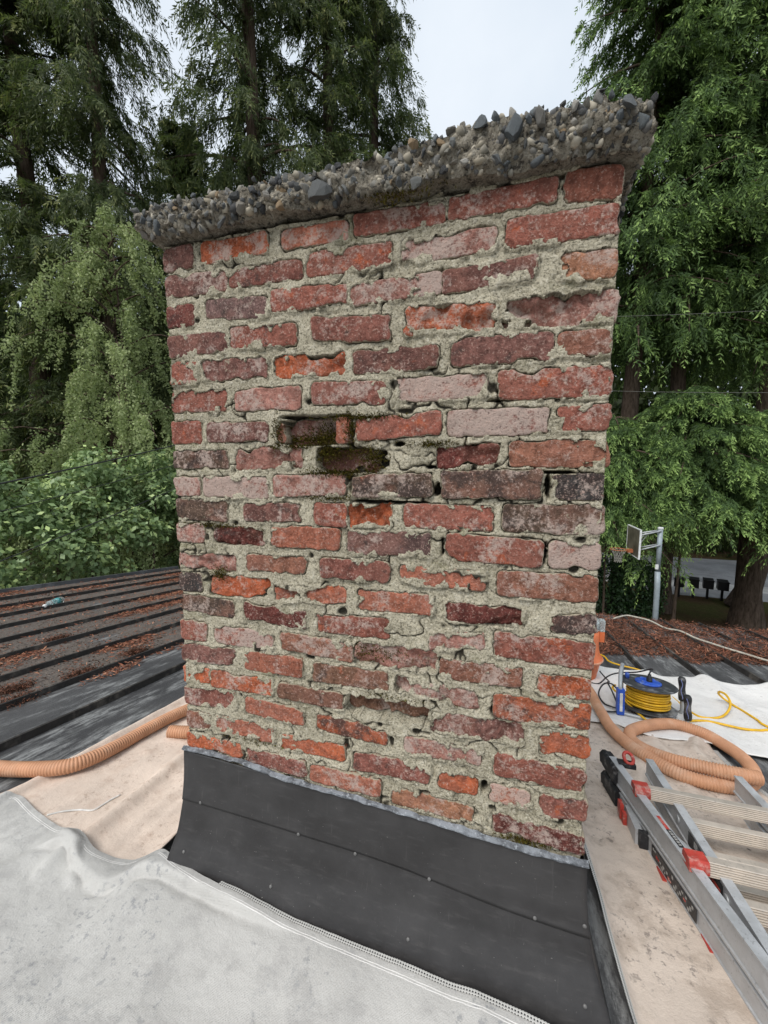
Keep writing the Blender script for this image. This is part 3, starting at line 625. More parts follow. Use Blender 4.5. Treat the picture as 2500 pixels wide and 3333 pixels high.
while cnt < 214 and tries < 16000:
    tries += 1
    x = rg.uniform(CX0, CX1); tz = rg.uniform(.05, 1.08)
    if fbm(x, tz*.07, 0, 9, 2, 88) < -.30: continue
    r = float(np.clip(rg.lognormal(math.log(.0165), .36), .010, .030))*(1-.45*tries/16000)
    if any((x-a)**2+((tz-b)*.07)**2 < (.66*(r+c))**2 for a, b, c in placed): continue
    placed.append((x, tz, r))
    P = capwarp(np.array([[x, CY0, CZ0+tz*dz]]))[0]; P[1] += -.001+.4*r*rg.uniform(-.8, .9)
    pebble(P, r)
pebble(capwarp(np.array([[.452, CY0, CZ0+.33*dz]]))[0]+[0, .002, 0], .042)
for k in range(22):
    P = capwarp(np.array([[rg.uniform(.66, CX1), CY0+rg.uniform(0, .03), CZ1]]))[0]; r = rg.uniform(.012, .022); P[2] += r*rg.uniform(-.6, .1); pebble(P, r)
for k in range(40):
    side = k % 2; P = capwarp(np.array([[CX0 if side else CX1, rg.uniform(CY0, CD*.8), CZ0+rg.uniform(.1, 1)*dz]]))[0]; pebble(P, rg.uniform(.010, .022))
# fine gravel packed between the stones
rg = np.random.default_rng(41); bmi = bmesh.new(); bmesh.ops.create_icosphere(bmi, subdivisions=1, radius=1.0); ico = np.array([v.co for v in bmi.verts]); icf = np.array([[v.index for v in f.verts] for f in bmi.faces]); bmi.free()
m = 1100; fx = rg.uniform(CX0, CX1, m); tzz = rg.uniform(.0, 1.05, m); P = np.stack([fx, np.full(m, CY0), CZ0+tzz*dz], 1)
e = rg.uniform(0, 1, m); P[e > .8] = np.stack([rg.uniform(CX0, CX1, (e > .8).sum()), rg.uniform(CY0, .1, (e > .8).sum()), np.full((e > .8).sum(), CZ1)], 1)
q_ = e < .14; P[q_] = np.stack([np.where(rg.uniform(0, 1, q_.sum()) < .5, CX0, CX1), rg.uniform(CY0, CY1, q_.sum()), CZ0+rg.uniform(0, 1, q_.sum())*dz], 1)
P = capwarp(P); P[:, 1] += np.where(P[:, 1] < 0, .004, 0); V = []; F = []; TT = []
for i in range(m):
    A_ = rg.standard_normal((3, 3)); A_, _ = np.linalg.qr(A_); r = float(np.clip(rg.lognormal(math.log(.0055), .35), .003, .012)); sc_ = r*rg.uniform(.6, 1.25, 3)
    V.append((ico*(1+.25*rg.standard_normal((len(ico), 1)))*sc_) @ A_.T+P[i]); F.append(icf+i*len(ico)); TT.append(np.full(len(icf), rg.uniform(0, 1)))
gv = mesh('gravel', np.concatenate(V), np.concatenate(F), MAT['gravel'], chim, None, False, {'tint': ('FACE', np.concatenate(TT))}); gv['kind'] = 'stuff'
# small slab bits wedged under the cap
for x, z, w, h in ((.905, 1.412, .125, .02), (.66, 1.404, .10, .012), (.79, 1.4, .05, .01)):
    V, F, E = brick_geo(w, h, x, z, .05, int(x*999), .004, .6, .003, .06, min(.006, h*.4), 40)
    mesh('mortar_chip', V+np.array([x, -.004, z]), F, MAT['mortar'], chim, (x, 0, z), True)

# ---- moss tufts
def tufts(cent, n, size, rg, spread_n=(0, -1, .35)):
    P = []
    for (x, y, z, sx, sz, wgt) in cent:
        m = int(n*wgt); q = rg.standard_normal((m, 2)); P.append(np.stack([x+q[:, 0]*sx, np.full(m, y)+rg.uniform(-.003, .004, m), z+q[:, 1]*sz], 1))
    P = np.concatenate(P); m = len(P); D = rg.standard_normal((m, 3))*.6+np.array(spread_n); D /= np.linalg.norm(D, axis=1)[:, None]
    L = rg.uniform(.5, 1.3, m)[:, None]*size; S_ = np.cross(D, rg.standard_normal((m, 3))); S_ /= np.linalg.norm(S_, axis=1)[:, None]
    V = np.stack([P-S_*L*.22, P+S_*L*.22, P+D*L], 1).reshape(-1, 3); F = np.arange(3*m).reshape(-1, 3)
    return V, F, np.clip(rg.normal(.5, .25, m), 0, 1)
rg = np.random.default_rng(5)
cent = [(.40, .028, .912, .055, .006, .16), (.43, .030, .928, .03, .012, .08), (.505, .0, .935, .008, .02, .07), (.53, -.001, .958, .045, .004, .09), (.445, .004, .885, .018, .02, .12), (.50, .012, .876, .045, .008, .07), (.56, -.001, .862, .014, .018, .08), (.47, 0, .83, .04, .005, .12), (.315, 0, .93, .007, .018, .05), (.45, .001, .772, .03, .005, .06), (.355, .0, .893, .03, .003, .05), (.70, 0, .895, .03, .004, .05),
        (.12, .002, .69, .05, .004, .04), (.13, .001, .56, .012, .01, .04), (.56, .004, .40, .05, .012, .07), (.63, .003, .29, .06, .004, .04), (.22, .002, .10, .05, .004, .03), (.92, -.001, .0, .03, .004, .05), (.8, .01, .255, .02, .01, .04), (.62, -.035, 1.398, .04, .012, .06)]
V, F, tt = tufts(cent, 7000, .0068, rg)
ms = mesh('moss', V, F, MAT['moss'], chim, None, False, {'tint': ('FACE', tt)}); ms['kind'] = 'stuff'

# ---- flashing skirt
PT = [0, .24, .41, .62, .78, .885, 1.0]; PO = [.006, .012, .02, .04, .07, .088, .106]
def ztop(x): return .03-.05*np.clip(x/CW, 0, 1)
def fl_pt(side, s, t, ex=0.0):
    o = np.interp(t, PT, PO)+ex
    oL, oR = .010+.28*np.maximum(o-.010, 0), .010+.62*np.maximum(o-.010, 0)
    if side == 0: x = -oL+s*(CW+oL+oR); y = -o+0*s
    elif side == 1: x = CW+oR+0*s; y = -o+s*(CD+2*o)
    elif side == 2: x = CW+oR-s*(CW+oL+oR); y = CD+o+0*s
    else: x = -oL+0*s; y = CD+o-s*(CD+2*o)
    zt = ztop(x); zb = roofz(y)+.005
    wv = .0022*fbm(x, y, t, 5, 2, 55+side)
    z = zt+(zb-zt)*t
    nx_, ny_ = ((0, -1), (1, 0), (0, 1), (-1, 0))[side]
    return np.stack([x+nx_*wv, y+ny_*wv, z], -1)
def fl_sheet(name, sides, t0, t1, ex, nt=22, ns=70, mat=None):
    Vs, Fs, b = [], [], 0
    for sd2 in sides:
        s = np.linspace(0, 1, ns)[:, None]; q = np.linspace(0, 1, nt)[None]
        te = t1(s, sd2) if callable(t1) else t1+0*s
        t = t0+(te-t0)*q
        V = fl_pt(sd2, s+0*t, t, ex); Vs.append(V.reshape(-1, 3)); Fs.append(grid_faces(ns, nt)[:, ::-1]+b); b += ns*nt
    o = mesh(name, np.concatenate(Vs), np.concatenate(Fs), mat or MAT['flash'], chim, None, True)
    m = o.modifiers.new('thickness', 'SOLIDIFY'); m.thickness = .0025; m.offset = -1
    return o
lower = fl_sheet('flashing_lower_sheet', (0,), .30, 1.0, .0)
fl_sheet('flashing_side_sheet', (1, 2, 3), 0, 1.0, -.0035)
def tedge(s, sd2):
    e = .385+.085*smooth(.45, 1, s)+.006*fbm(s*3, 0*s, 0, 2, 2, 4)
    return e if sd2 == 0 else .40+0*s
upper = fl_sheet('flashing_upper_sheet', (0,), .0, tedge, .0026)
upper['label'] = 'upper black membrane strip lapped over the lower one'
nail_me = None
for x, t in ((.05, .37), (.36, .38), (.52, .395), (.30, .75), (.02, .72), (.71, .41), (.95, .445), (1.052, .40), (.67, .78), (1.05, .81)):
    up = t < .46; o_ = np.interp(t, PT, PO)+(.0026 if up else 0); oL, oR = .010+.28*max(o_-.010, 0), .010+.62*max(o_-.010, 0); sx_ = min((x+oL)/(CW+oL+oR), .995)
    p = fl_pt(0, np.array(sx_), np.array(t), .0026 if up else 0)
    p2 = fl_pt(0, np.array(sx_), np.array(t+.02), .0026 if up else 0); tv = p2-p; tv /= np.linalg.norm(tv); n = np.cross(tv, [1, 0, 0]); n *= -np.sign(n[1])
    ax = np.stack([np.array([1., 0, 0]), np.cross(n, [1, 0, 0]), n], 1)
    MB().lathe([(.0044, -.001), (.0044, .0010), (.003, .0022), (.001, .0026)], p, 10, ax).build('nail', MAT['nail'], upper if up else lower, p, True)
# sealant smeared along the top edge
sx = [-.012, .166, .241, .322, .45, .592, .694, .792, .866, .937, 1.056]; sz = [.031, .032, .022, .010, .007, -.001, -.006, -.014, -.018, -.022, -.022]
s = np.linspace(0, 1, 220); V = []
for k in range(9):
    a = k/8; X = -.012+s*(CW+.024); zc = np.interp(X, sx, sz)
    wd = .0085+.006*fbm(X, 0*X, 0, 14, 2, 8)+.004*fbm(X, 0*X, 0, 60, 2, 9)
    y = -.006-.011*math.sin(math.pi*min(a*1.15, 1))*(1+.5*fbm(X, a+0*X, 0, 35, 2, 10)); 
    V.append(np.stack([X, y, zc+.006+wd*(a-.55)*1.6*-1], 1))
mesh('sealant', np.concatenate(V), grid_faces(9, 220), MAT['seal'], chim, None, True)
# ================================================================== drop cloths
def pl_dist(X, Y, P):
    P = np.array(P, float); best = np.full(X.shape, 9.0)
    for a, b in zip(P[:-1], P[1:]):
        d = b-a; t = np.clip(((X-a[0])*d[0]+(Y-a[1])*d[1])/(d @ d), 0, 1)
        best = np.minimum(best, np.hypot(X-a[0]-t*d[0], Y-a[1]-t*d[1]))
    return best
def pl2(P, n):
    Q = spline([(x, y, 0) for x, y in P], .02)[:, :2]; d = np.r_[0, np.cumsum(np.linalg.norm(np.diff(Q, axis=0), axis=1))]
    s = np.linspace(0, d[-1], n); return np.stack([np.interp(s, d, Q[:, i]) for i in range(2)], 1)
def cloth(name, A, B_, nu, nv, lift, mat, label, pw=1.0):
    a = pl2(A, nu); b = pl2(B_, nu); q = (np.linspace(0, 1, nv)**pw)[None, :, None]
    P = a[:, None]*(1-q)+b[:, None]*q; X, Y = P[..., 0], P[..., 1]
    L = lift(X, Y); Z = roofz(Y)+L
    F = grid_faces(nu, nv)
    v = np.stack([X, Y, Z], -1).reshape(-1, 3)
    n = np.cross(v[F[0, 1]]-v[F[0, 0]], v[F[0, 2]]-v[F[0, 1]])
    if n[2] < 0: F = F[:, ::-1]
    o = mesh(name, v, F, mat, None, (X.mean(), Y.mean(), roofz(Y.mean())), True)
    m = o.modifiers.new('thickness', 'SOLIDIFY'); m.thickness = .0035; m.offset = 1
    tag(o, label, 'drop cloth', 'canvas drop cloths on the roof'); o['lift'] = 0
    return o
def hem(name, P, w, lift, parent, side=1.0, inset=0.0, raise_=.0055, mat=None):
    n = 260; c = pl2(P, n); t = np.gradient(c, axis=0); t /= np.linalg.norm(t, axis=1)[:, None]; nr = np.stack([-t[:, 1], t[:, 0]], 1)*side
    s = np.r_[0, np.cumsum(np.linalg.norm(np.diff(c, axis=0), axis=1))]; V = []; hu = []; hv = []
    for k, a in enumerate(np.linspace(0, 1, 4)):
        q = c+nr*(inset+w*a); V.append(np.stack([q[:, 0], q[:, 1], roofz(q[:, 1])+lift(q[:, 0], q[:, 1])+raise_], 1)); hu.append(s/.0062); hv.append(np.full(n, w*a/.0062))
    F = grid_faces(4, n); v = np.concatenate(V); nn = np.cross(v[F[0, 1]]-v[F[0, 0]], v[F[0, 2]]-v[F[0, 1]])
    if nn[2] < 0: F = F[:, ::-1]
    return mesh(name, v, F, mat or MAT['hem'], parent, None, True, {'hu': ('POINT', np.concatenate(hu)), 'hv': ('POINT', np.concatenate(hv))})
RIDGE1 = [(-.60, -.16), (-.441, -.105), (-.411, -.092), (-.358, -.107), (-.29, -.131), (-.212, -.153), (-.166, -.153), (-.12, -.133), (-.081, -.107), (-.026, -.095), (.067, -.105), (.155, -.112), (.3, -.12)]
RIDGE2 = [(-.44, -.06), (-.37, -.075), (-.33, -.11), (-.29, -.145), (-.26, -.16)]
RIDGE3 = [(-.62, -.32), (-.50, -.20), (-.43, -.11)]
def wr(X, Y, a=1.0, sd=0): return a*(.0055*fbm(X, Y, 0, 5, 3, 400+sd)+.0022*fbm(X, Y, 0, 17, 2, 410+sd)+.0009*fbm(X, Y, 0, 55, 2, 420+sd)+.0065*np.clip(1-3.2*np.abs(fbm(X+.4*Y, Y-.3*X, 0, 3.1, 3, 430+sd)), 0, 1)**2*smooth(-.1, .3, fbm(X, Y, 3, 2.2, 2, 440+sd)))+.010
PKA = [(-.93, -.13), (-.86, .06), (-.833, .267), (-.826, .526), (-.824, .854), (-.82, 1.2), (-.8, 1.7)]
def lift_pink(X, Y):
    L = wr(X, Y, 1.1, 30)-.002
    for c, a, w in ((-.40, .032, .026), (-.60, .009, .03), (-.27, .010, .025), (-.20, .008, .02), (-.72, .006, .03)):
        L = L+a*np.exp(-((X-c-.02*np.sin(3*Y+c*9))/w)**2)*(.7+.4*fbm(X*0+c, Y, 0, 3, 2, 9))
    return L+.022*np.exp(-((X+.815)/.018)**2)+.03*smooth(-.16, -.10, X)*smooth(.75, .6, Y)
def lift_front(X, Y):
    L = wr(X, Y, 1.0, 0)+.012*smooth(-.2, -.05, Y)*smooth(0, -.2, X)
    L = L+.043*smooth(-.34, -.095, Y)*smooth(-.17, -.06, X)*smooth(1.25, 1.05, X)
    yr = np.interp(X, [q[0] for q in RIDGE1], [q[1] for q in RIDGE1]); m_ = smooth(-.50, -.40, X)*smooth(.42, .15, X)
    L = L+m_*.024*smooth(-.006, .006, Y-yr)*np.exp(-(np.maximum(Y-yr, 0)/.075)**2)-m_*.006*np.exp(-((Y-yr+.012)/.012)**2)+.013*np.exp(-(pl_dist(X, Y, RIDGE2)/.014)**2)+.012*np.exp(-(pl_dist(X, Y, RIDGE3)/.03)**2)
    L = np.maximum(L, lift_pink(X, Y)+.007*smooth(-.2, -.1, Y)-.05*smooth(-.12, -.30, Y)-.08*smooth(-.10, -.05, X))
    L = L+.006*np.exp(-((X-.1)**2+(Y+.33)**2)/.004)+.004*np.sin(18*(X+.35*Y))*smooth(-.1, -.4, Y)*.4
    return L
FRONT = [(-1.7, -.35), (-1.2, -.10), (-.95, -.03), (-.833, -.002), (-.785, .028), (-.71, .009), (-.625, -.014), (-.537, -.032), (-.481, -.039), (-.424, -.037), (-.378, -.046), (-.306, -.073), (-.249, -.078), (-.2, -.074), (-.159, -.062), (-.133, -.048), (-.093, -.036), (-.05, -.045), (0.0, -.062), (.06, -.075), (.14, -.088), (.37, -.098), (.65, -.112), (.93, -.128), (1.03, -.15), (1.12, -.24), (1.4, -.5)]
fc = cloth('drop_cloth', FRONT, [(-1.9, -2.2), (-1.2, -2.2), (-.4, -2.2), (.4, -2.2), (1.0, -2.2), (1.5, -2.2)], 330, 140, lift_front, MAT['cloth_grey'], 'grey stained drop cloth spread in front of the chimney flashing', 2.1)
hem('hem_tape', [(.16, -.089), (.37, -.098), (.65, -.112), (.93, -.128), (1.03, -.15), (1.12, -.24), (1.4, -.5)], .0115, lift_front, fc, 1.0, -.003, .006)
hem('hem_stitch', FRONT, .0022, lift_front, fc, -1.0, .014, .0040, MAT['cloth_white'])
hem('hem_stitch', FRONT, .0022, lift_front, fc, -1.0, .019, .0040, MAT['cloth_white'])
cloth('drop_cloth', PKA, [(-.10, -.13), (-.112, 0), (-.118, .35), (-.115, .68), (-.05, .85), (.3, 1.1), (.5, 1.7)], 190, 90, lift_pink, MAT['cloth_pink'], 'beige wrinkled drop cloth beside the left of the chimney under the hose')
TL = [(1.17, -.95), (1.155, -.25), (1.15, -.03), (1.146, .154), (1.147, .26), (1.143, .36), (1.125, .7), (1.10, 1.0), (1.10, 1.46)]
TR = [(2.05, -.95), (1.99, .3), (1.95, .8), (1.90, 1.02), (1.876, 1.1), (1.871, 1.211), (1.873, 1.306), (1.88, 1.36), (1.9, 1.46)]
def lift_tan(X, Y):
    L = wr(X, Y, .9, 60)
    for c, a, w, k in ((1.22, .008, .03, .02), (1.52, .012, .03, .06), (1.66, .009, .025, .04)):
        L = L+a*np.exp(-((X-c-k*np.sin(2.3*Y+c*5))/w)**2)*smooth(.2, .9, Y)
    L = L+.03*np.exp(-(pl_dist(X, Y, [(1.83, 1.36), (1.77, 1.25), (1.79, 1.10)])/.03)**2)
    return L+.022*smooth(1.175, 1.145, X)*smooth(.85, .6, Y)
tc_ = cloth('drop_cloth', TL, TR, 200, 80, lift_tan, MAT['cloth_tan'], 'tan paint-spotted drop cloth under the ladder')
hem('hem_tape', TL[:7], .011, lift_tan, tc_, -1.0, -.002, .005)
hem('hem_tape', TR[1:7], .022, lift_tan, tc_, -1.0, -.002, .003)
WN = [(.9, 1.45), (1.2, 1.40), (1.355, 1.381), (1.475, 1.40), (1.559, 1.345), (1.663, 1.325), (1.762, 1.335), (1.863, 1.35), (1.95, 1.30), (2.086, 1.293), (2.5, 1.3), (3.4, 1.35)]
WF = [(.9, 2.42), (1.4, 2.40), (1.623, 2.367), (1.719, 2.347), (1.849, 2.341), (1.995, 2.312), (2.147, 2.35), (2.276, 2.401), (2.346, 2.35), (2.471, 2.335), (2.662, 2.39), (3.4, 2.45)]
def lift_white(X, Y):
    L = wr(X, Y, 1.3, 90)+.008
    L = L+.018*np.exp(-((X-1.43-.10*(Y-1.4))/.022)**2)*smooth(1.75, 1.4, Y)+.008*np.exp(-((X-1.95-.2*(Y-1.4))/.05)**2)
    for x in (1.515, 1.90, 2.283, 2.666): L = L+.026*np.exp(-((X-x)/.05)**2)*smooth(1.7, 2.2, Y)
    return L
cloth('drop_cloth', WN, WF, 200, 80, lift_white, MAT['cloth_white'], 'white drop cloth under the cable reel')
st = spline([(x, y, roofz(y)+float(lift_pink(np.array(x), np.array(y)))+.006) for x, y in ((-.588, -.013), (-.56, .02), (-.52, .045), (-.48, .06), (-.475, .085), (-.47, .12), (-.462, .15))], .01)
tag(MB().tube(st, .0032, 6).build('string', MAT['string'], None, st[0], True), 'short white string lying on the beige cloth', 'string')

# ================================================================== corrugated vacuum hoses
def corr(name, P, label, r=.0265, pitch=.0105):
    Q = resample(spline(P, .01), pitch/4); k = np.arange(len(Q)) % 4
    rr = r+np.array([-.0034, .0006, .0012, .0006])[k]
    o = MB(); V, F = sweep(Q, rr, 16); o.add(V, F)
    tag(o.build(name, MAT['hose'], None, Q[len(Q)//2], True), label, 'hose', 'orange corrugated hoses'); return Q
H = .042
def hp(L): return [RP(x, y, h) for x, y, h in L]
corr('vacuum_hose', hp([(-1.7, -.12, H), (-1.3, .01, H), (-0.979, 0.082, 0.042), (-0.844, 0.121, 0.045), (-0.75, 0.162, 0.05), (-0.712, 0.232, 0.05), (-0.702, 0.358, 0.045), (-0.697, 0.508, 0.045), (-0.67, 0.695, 0.045), (-.55, 1.05, H), (-.2, 1.5, H), (.5, 2.05, H), (1.15, 2.12, H), (1.392, 1.887, 0.045), (1.413, 1.51, 0.05), (1.418, 1.317, 0.05), (1.445, 1.201, 0.045), (1.488, 1.103, 0.042), (1.543, 1.036, 0.04), (1.603, 0.968, 0.04), (1.69, 0.938, 0.04), (1.789, 0.942, 0.042), (1.87, 0.99, 0.045), (1.914, 1.059, 0.05), (1.931, 1.123, 0.052), (1.935, 1.216, 0.048), (1.916, 1.317, 0.042), (1.871, 1.397, 0.045), (1.777, 1.442, 0.048), (1.69, 1.421, 0.048), (1.611, 1.377, 0.045), (1.522, 1.298, 0.042), (1.495, 1.224, 0.042), (1.504, 1.159, 0.042), (1.542, 1.09, 0.05), (1.602, 1.025, 0.064), (1.67, 0.988, 0.076), (1.749, 0.952, 0.09), (1.818, 0.937, 0.096), (1.877, 0.945, 0.092)]), 'long orange corrugated hose running past the chimney and coiled beside the ladder')
corr('vacuum_hose', hp([(-.60, .512, .04), (-.518, .537, .04), (-.35, .60, .04), (-.17, .74, .04), (.05, .90, .04), (.4, 1.0, .04)]), 'cut end of orange hose poking out from behind the chimney')

# ================================================================== cable reel
Cr = RP(1.695, 1.63, .03); TB = np.stack([np.array([1., 0, 0]), np.cross(RN, [1, 0, 0]), RN], 1)
def rl(p): return Cr+TB @ np.array(p, float)
reel = tag(empty('cable_reel', Cr), 'cable reel with yellow cord on black discs and blue hub standing on white cloth', 'cable reel')
for z, name in ((.02, 'disc'), (.148, 'disc')):
    MB().lathe([(.05, z-.002), (.125, z-.004), (.137, z-.003), (.142, z+.002), (.137, z+.006), (.12, z+.004), (.05, z+.006)], Cr, 44, TB).build(name, MAT['reel'], reel, None, True)
hub = MB().lathe([(.055, .150), (.066, .156), (.066, .161), (.058, .164), (.02, .165)], Cr, 32, TB).build('hub', MAT['blue'], reel, None, True)
for a in (.6, 2.2, 3.8): MB().lathe([(.013, .160), (.013, .170), (.011, .172)], rl((.036*math.cos(a), .036*math.sin(a), 0)), 14, TB).build('socket_cover', MAT['blue'], hub)
MB().lathe([(.013, .155), (.016, .163), (.014, .185), (.009, .190), (.009, .205)], rl((.004, -.006, 0)), 14, TB).build('plug', MAT['black'], reel, None, True)
MB().lathe([(.011, .150), (.012, .178), (.010, .182)], rl((-.095, .045, 0)), 14, TB).build('crank_knob', MAT['blue'], reel, None, True)
MB().lathe([(.055, .02), (.055, .15)], Cr, 24, TB).build('drum', MAT['reel'], reel)
rg = np.random.default_rng(3)
for k in range(3):
    r0 = .078+.012*k-.004; n = 360; a = np.linspace(0, 2*math.pi*(9.3-k*.7), n); jig = .004*np.sin(a*.37+k)+.003*fbm(a*.6, 0*a, k, 1, 2, 7)
    P = np.array([rl(((r0+j+.010*(1-q))*math.cos(t), (r0+j+.010*(1-q))*math.sin(t), .030+.106*q+.004*math.sin(t+k*2))) for t, j, q in zip(a, jig, np.linspace(0, 1, n))])
    MB().tube(P, .0062, 8).build('cable_coil', MAT['yellow'], reel, None, True)
fr = MB(); ft = .0105
fr.tube(spline([rl(p) for p in ((-.165, -.10, .0), (-.165, -.10, .06), (-.168, -.10, .15), (-.15, -.03, .205), (-.12, .05, .225), (-.115, .085, .20), (-.112, .09, .10), (-.11, .09, .0))], .02), ft, 10)
fr.tube(spline([rl(p) for p in ((-.165, -.10, .0), (-.05, -.12, -.004), (.10, -.12, -.004), (.155, -.10, 0), (.16, -.10, .05), (.16, -.10, .10))], .02), ft, 10)
fr.tube(spline([rl(p) for p in ((-.11, .09, .0), (.0, .11, -.004), (.13, .10, -.004), (.175, .03, .0), (.178, .02, .06), (.178, .02, .12))], .02), ft, 10)
fr.tube([rl((-.02, -.115, -.002)), rl((0, 0, .012)), rl((0, .1, -.002))], .009, 8)
fr.build('frame', MAT['steel'], reel, None, True)
for p0, p1 in (((.160, -.102, .02), (.145, -.13, .155)), ((.178, .02, .075), (.172, .015, .205))):
    d = np.linspace(0, 1, 14); P = np.array([rl(p0)*(1-q)+rl(p1)*q for q in d]); g = MB().tube(P, .0175+.002*np.sin(d*9)-.004*(d > .96), 14).build('grip', MAT['black'], reel, None, True)
    MB().tube([rl(np.array(p0)+(np.array(p1)-p0)*q+np.array([-.008+.004*math.sin(q*11), -.0175, 0])) for q in np.linspace(.08, .92, 20)], .0022, 6).build('grip_line', plain('pale blue rubber', (.22, .26, .50), .6), g, None, True)
MB().box(rl((-.166, -.10, .065)), (.036, .034, .14), TB).build('carry_handle', MAT['blue'], reel)
MB().box(rl((-.166, -.118, .065)), (.014, .004, .10), TB).build('handle_slot', MAT['white'], reel)

# ================================================================== cords
def cable(name, L, r, mat, label, cat, group=None, n=8):
    P = spline([RP(*q) for q in L], .012); return tag(MB().tube(P, r, n).build(name, MAT[mat], None, P[len(P)//2], True), label, cat, group)
h = .024
cable('extension_cord', [(1.45, 2.70, h), (1.671, 2.646, 0.024), (1.691, 2.456, 0.035), (1.752, 2.392, 0.035), (1.856, 2.341, 0.034), (1.88, 2.257, 0.036), (1.897, 2.138, 0.035), (1.901, 2.034, .03), (1.909, 1.913, .03), (1.917, 1.802, .03), (1.929, 1.705, .03), (1.958, 1.64, .03), (2.032, 1.654, .03), (2.093, 1.697, 0.034), (2.146, 1.756, 0.052), (2.17, 1.8, 0.08), (2.173, 1.854, 0.1), (2.161, 1.891, 0.1), (2.164, 1.917, 0.08), (2.203, 1.942, 0.045), (2.225, 1.892, 0.034), (2.246, 1.81, .03), (2.259, 1.719, .03), (2.268, 1.64, .03), (2.4, 1.45, .03)], .0062, 'yellow', 'yellow extension cord looping across the white cloth behind the cable reel', 'cord', 'cords on the roof')
cable('extension_cord', [(1.56, 1.76, .10), (1.536, 1.72, 0.095), (1.565, 1.67, 0.075), (1.597, 1.594, 0.052), (1.625, 1.514, 0.04), (1.656, 1.477, .03), (1.74, 1.47, .03), (1.837, 1.53, .03), (1.881, 1.565, .03), (1.954, 1.593, .03), (2.014, 1.59, .03), (2.073, 1.574, .03), (2.127, 1.564, .03), (2.185, 1.574, .03), (2.246, 1.6, .03), (2.5, 1.75, .03)], .0062, 'yellow', 'yellow extension cord crossing in front of the cable reel', 'cord', 'cords on the roof')
cable('power_cord', [(1.42, 1.98, .03), (1.50, 1.93, .035), (1.55, 1.92, .09), (1.58, 1.90, .12), (1.62, 1.86, .15), (1.68, 1.78, .19), (1.73, 1.72, .235), (1.73, 1.67, .25), (1.705, 1.635, .245), (1.698, 1.624, .235)], .0045, 'cord', 'black power cord plugged into the top of the cable reel', 'cord', 'cords on the roof')
cable('power_cord', [(1.53, 2.02, .09), (1.56, 1.98, .06), (1.56, 1.90, .07), (1.53, 1.80, .10), (1.51, 1.72, .12), (1.52, 1.64, .09), (1.53, 1.58, .04), (1.50, 1.60, .03), (1.47, 1.64, .03), (1.46, 1.72, .05), (1.50, 1.78, .09), (1.54, 1.74, .11), (1.56, 1.66, .08), (1.55, 1.58, .03), (1.50, 1.53, .03), (1.45, 1.52, .03)], .0045, 'cord', 'black power cord coiled beside the blue reel handle', 'cord', 'cords on the roof')
cable('garden_hose', [(2.12, 4.10, .035), (2.194, 4.193, .04), (2.311, 4.31, .045), (2.386, 4.272, .045), (2.486, 4.106, .05), (2.561, 3.893, .03), (2.636, 3.724, .05), (2.706, 3.568, .03), (2.77, 3.425, .03), (2.829, 3.294, .03), (2.913, 3.155, .03), (2.989, 3.016, .03), (3.2, 2.7, .03), (3.8, 2.2, .03)], .0095, 'gardenhose', 'pale garden hose lying across the needle covered roof ribs', 'hose')

# ================================================================== orange canister
Cb = RP(1.425, 2.06, .022); ob = tag(empty('orange_canister', Cb), 'tall orange plastic canister with clear top behind the chimney corner', 'canister')
MB().lathe([(.080, 0), (.086, .004), (.112, .135), (.122, .138), (.126, .150), (.122, .165), (.108, .175), (.098, .22), (.094, .26), (.096, .30), (.094, .345), (.085, .350)], Cb, 32).build('body', MAT['orange'], ob, None, True)
MB().lathe([(.127, .146), (.129, .152), (.127, .158)], Cb, 32).build('rim_band', plain('pale orange edge', (.75, .36, .22), .5), ob, None, True)
MB().lathe([(.091, .352), (.093, .40), (.088, .425), (.06, .43)], Cb, 24).build('clear_top', MAT['clear'], ob, None, True)
MB().box(Cb+np.array([.108, 0, .31]), (.03, .05, .07)).build('spout', MAT['orange'], ob)
MB().box(Cb+np.array([.108, 0, .385]), (.03, .05, .075)).build('clear_spout', MAT['clear'], ob)
MB().box(Cb+np.array([.07, -.02, .012]), (.04, .06, .02)).build('foot', MAT['black'], ob)

# ================================================================== folded ladder
lad = tag(empty('folding_ladder', RP(1.45, .3, .02)), 'folded aluminium ladder with red rung caps lying on the tan cloth', 'ladder')
RAIL = [(-.015, -.029), (.015, -.029), (.015, -.024), (.011, -.022), (.011, .022), (.015, .024), (.015, .029), (-.015, .029), (-.015, .024), (-.011, .022), (-.011, -.022), (-.015, -.024)]
def rail(name, L, mat='alu', k=1.0):
    mb = MB(); P = [RP(*q) for q in L]
    for a, b in zip(P[:-1], P[1:]): mb.extrude(a, b, [(u*.92, v*k) for u, v in RAIL], RN)
    return mb.build(name, MAT[mat], lad)
HT, HL = .112, .041
def xa(y): return 1.436 if y < 0 else 1.436-.155*y
def xd(y): return 3.21-xa(y)
rA = rail('rail', [(xa(.80), .80, HT), (xa(0), 0, HT), (1.436, -1.0, HT)], 'alu', 1.2)
rB = rail('rail', [(1.458, .85, HT-.006), (1.466, -1.0, HT-.006)], 'alu', 1.1)
rC = rail('rail', [(1.752, .84, HT-.006), (1.744, -1.0, HT-.006)], 'alu', 1.1)
rD = rail('rail', [(xd(.80), .80, HT), (xd(0), 0, HT), (1.774, -1.0, HT)], 'alu', 1.2)
lA = rail('rail', [(xa(.78)-.002, .78, HL), (xa(0), 0, HL), (1.436, -1.0, HL)], 'alu', .95)
lB = rail('rail', [(1.464, .80, HL-.004), (1.470, -1.0, HL-.004)], 'alu', .9)
lC = rail('rail', [(1.748, .80, HL-.004), (1.742, -1.0, HL-.004)], 'alu', .9)
lD = rail('rail', [(xd(.78), .78, HL), (xd(0), 0, HL), (1.774, -1.0, HL)], 'alu', .95)
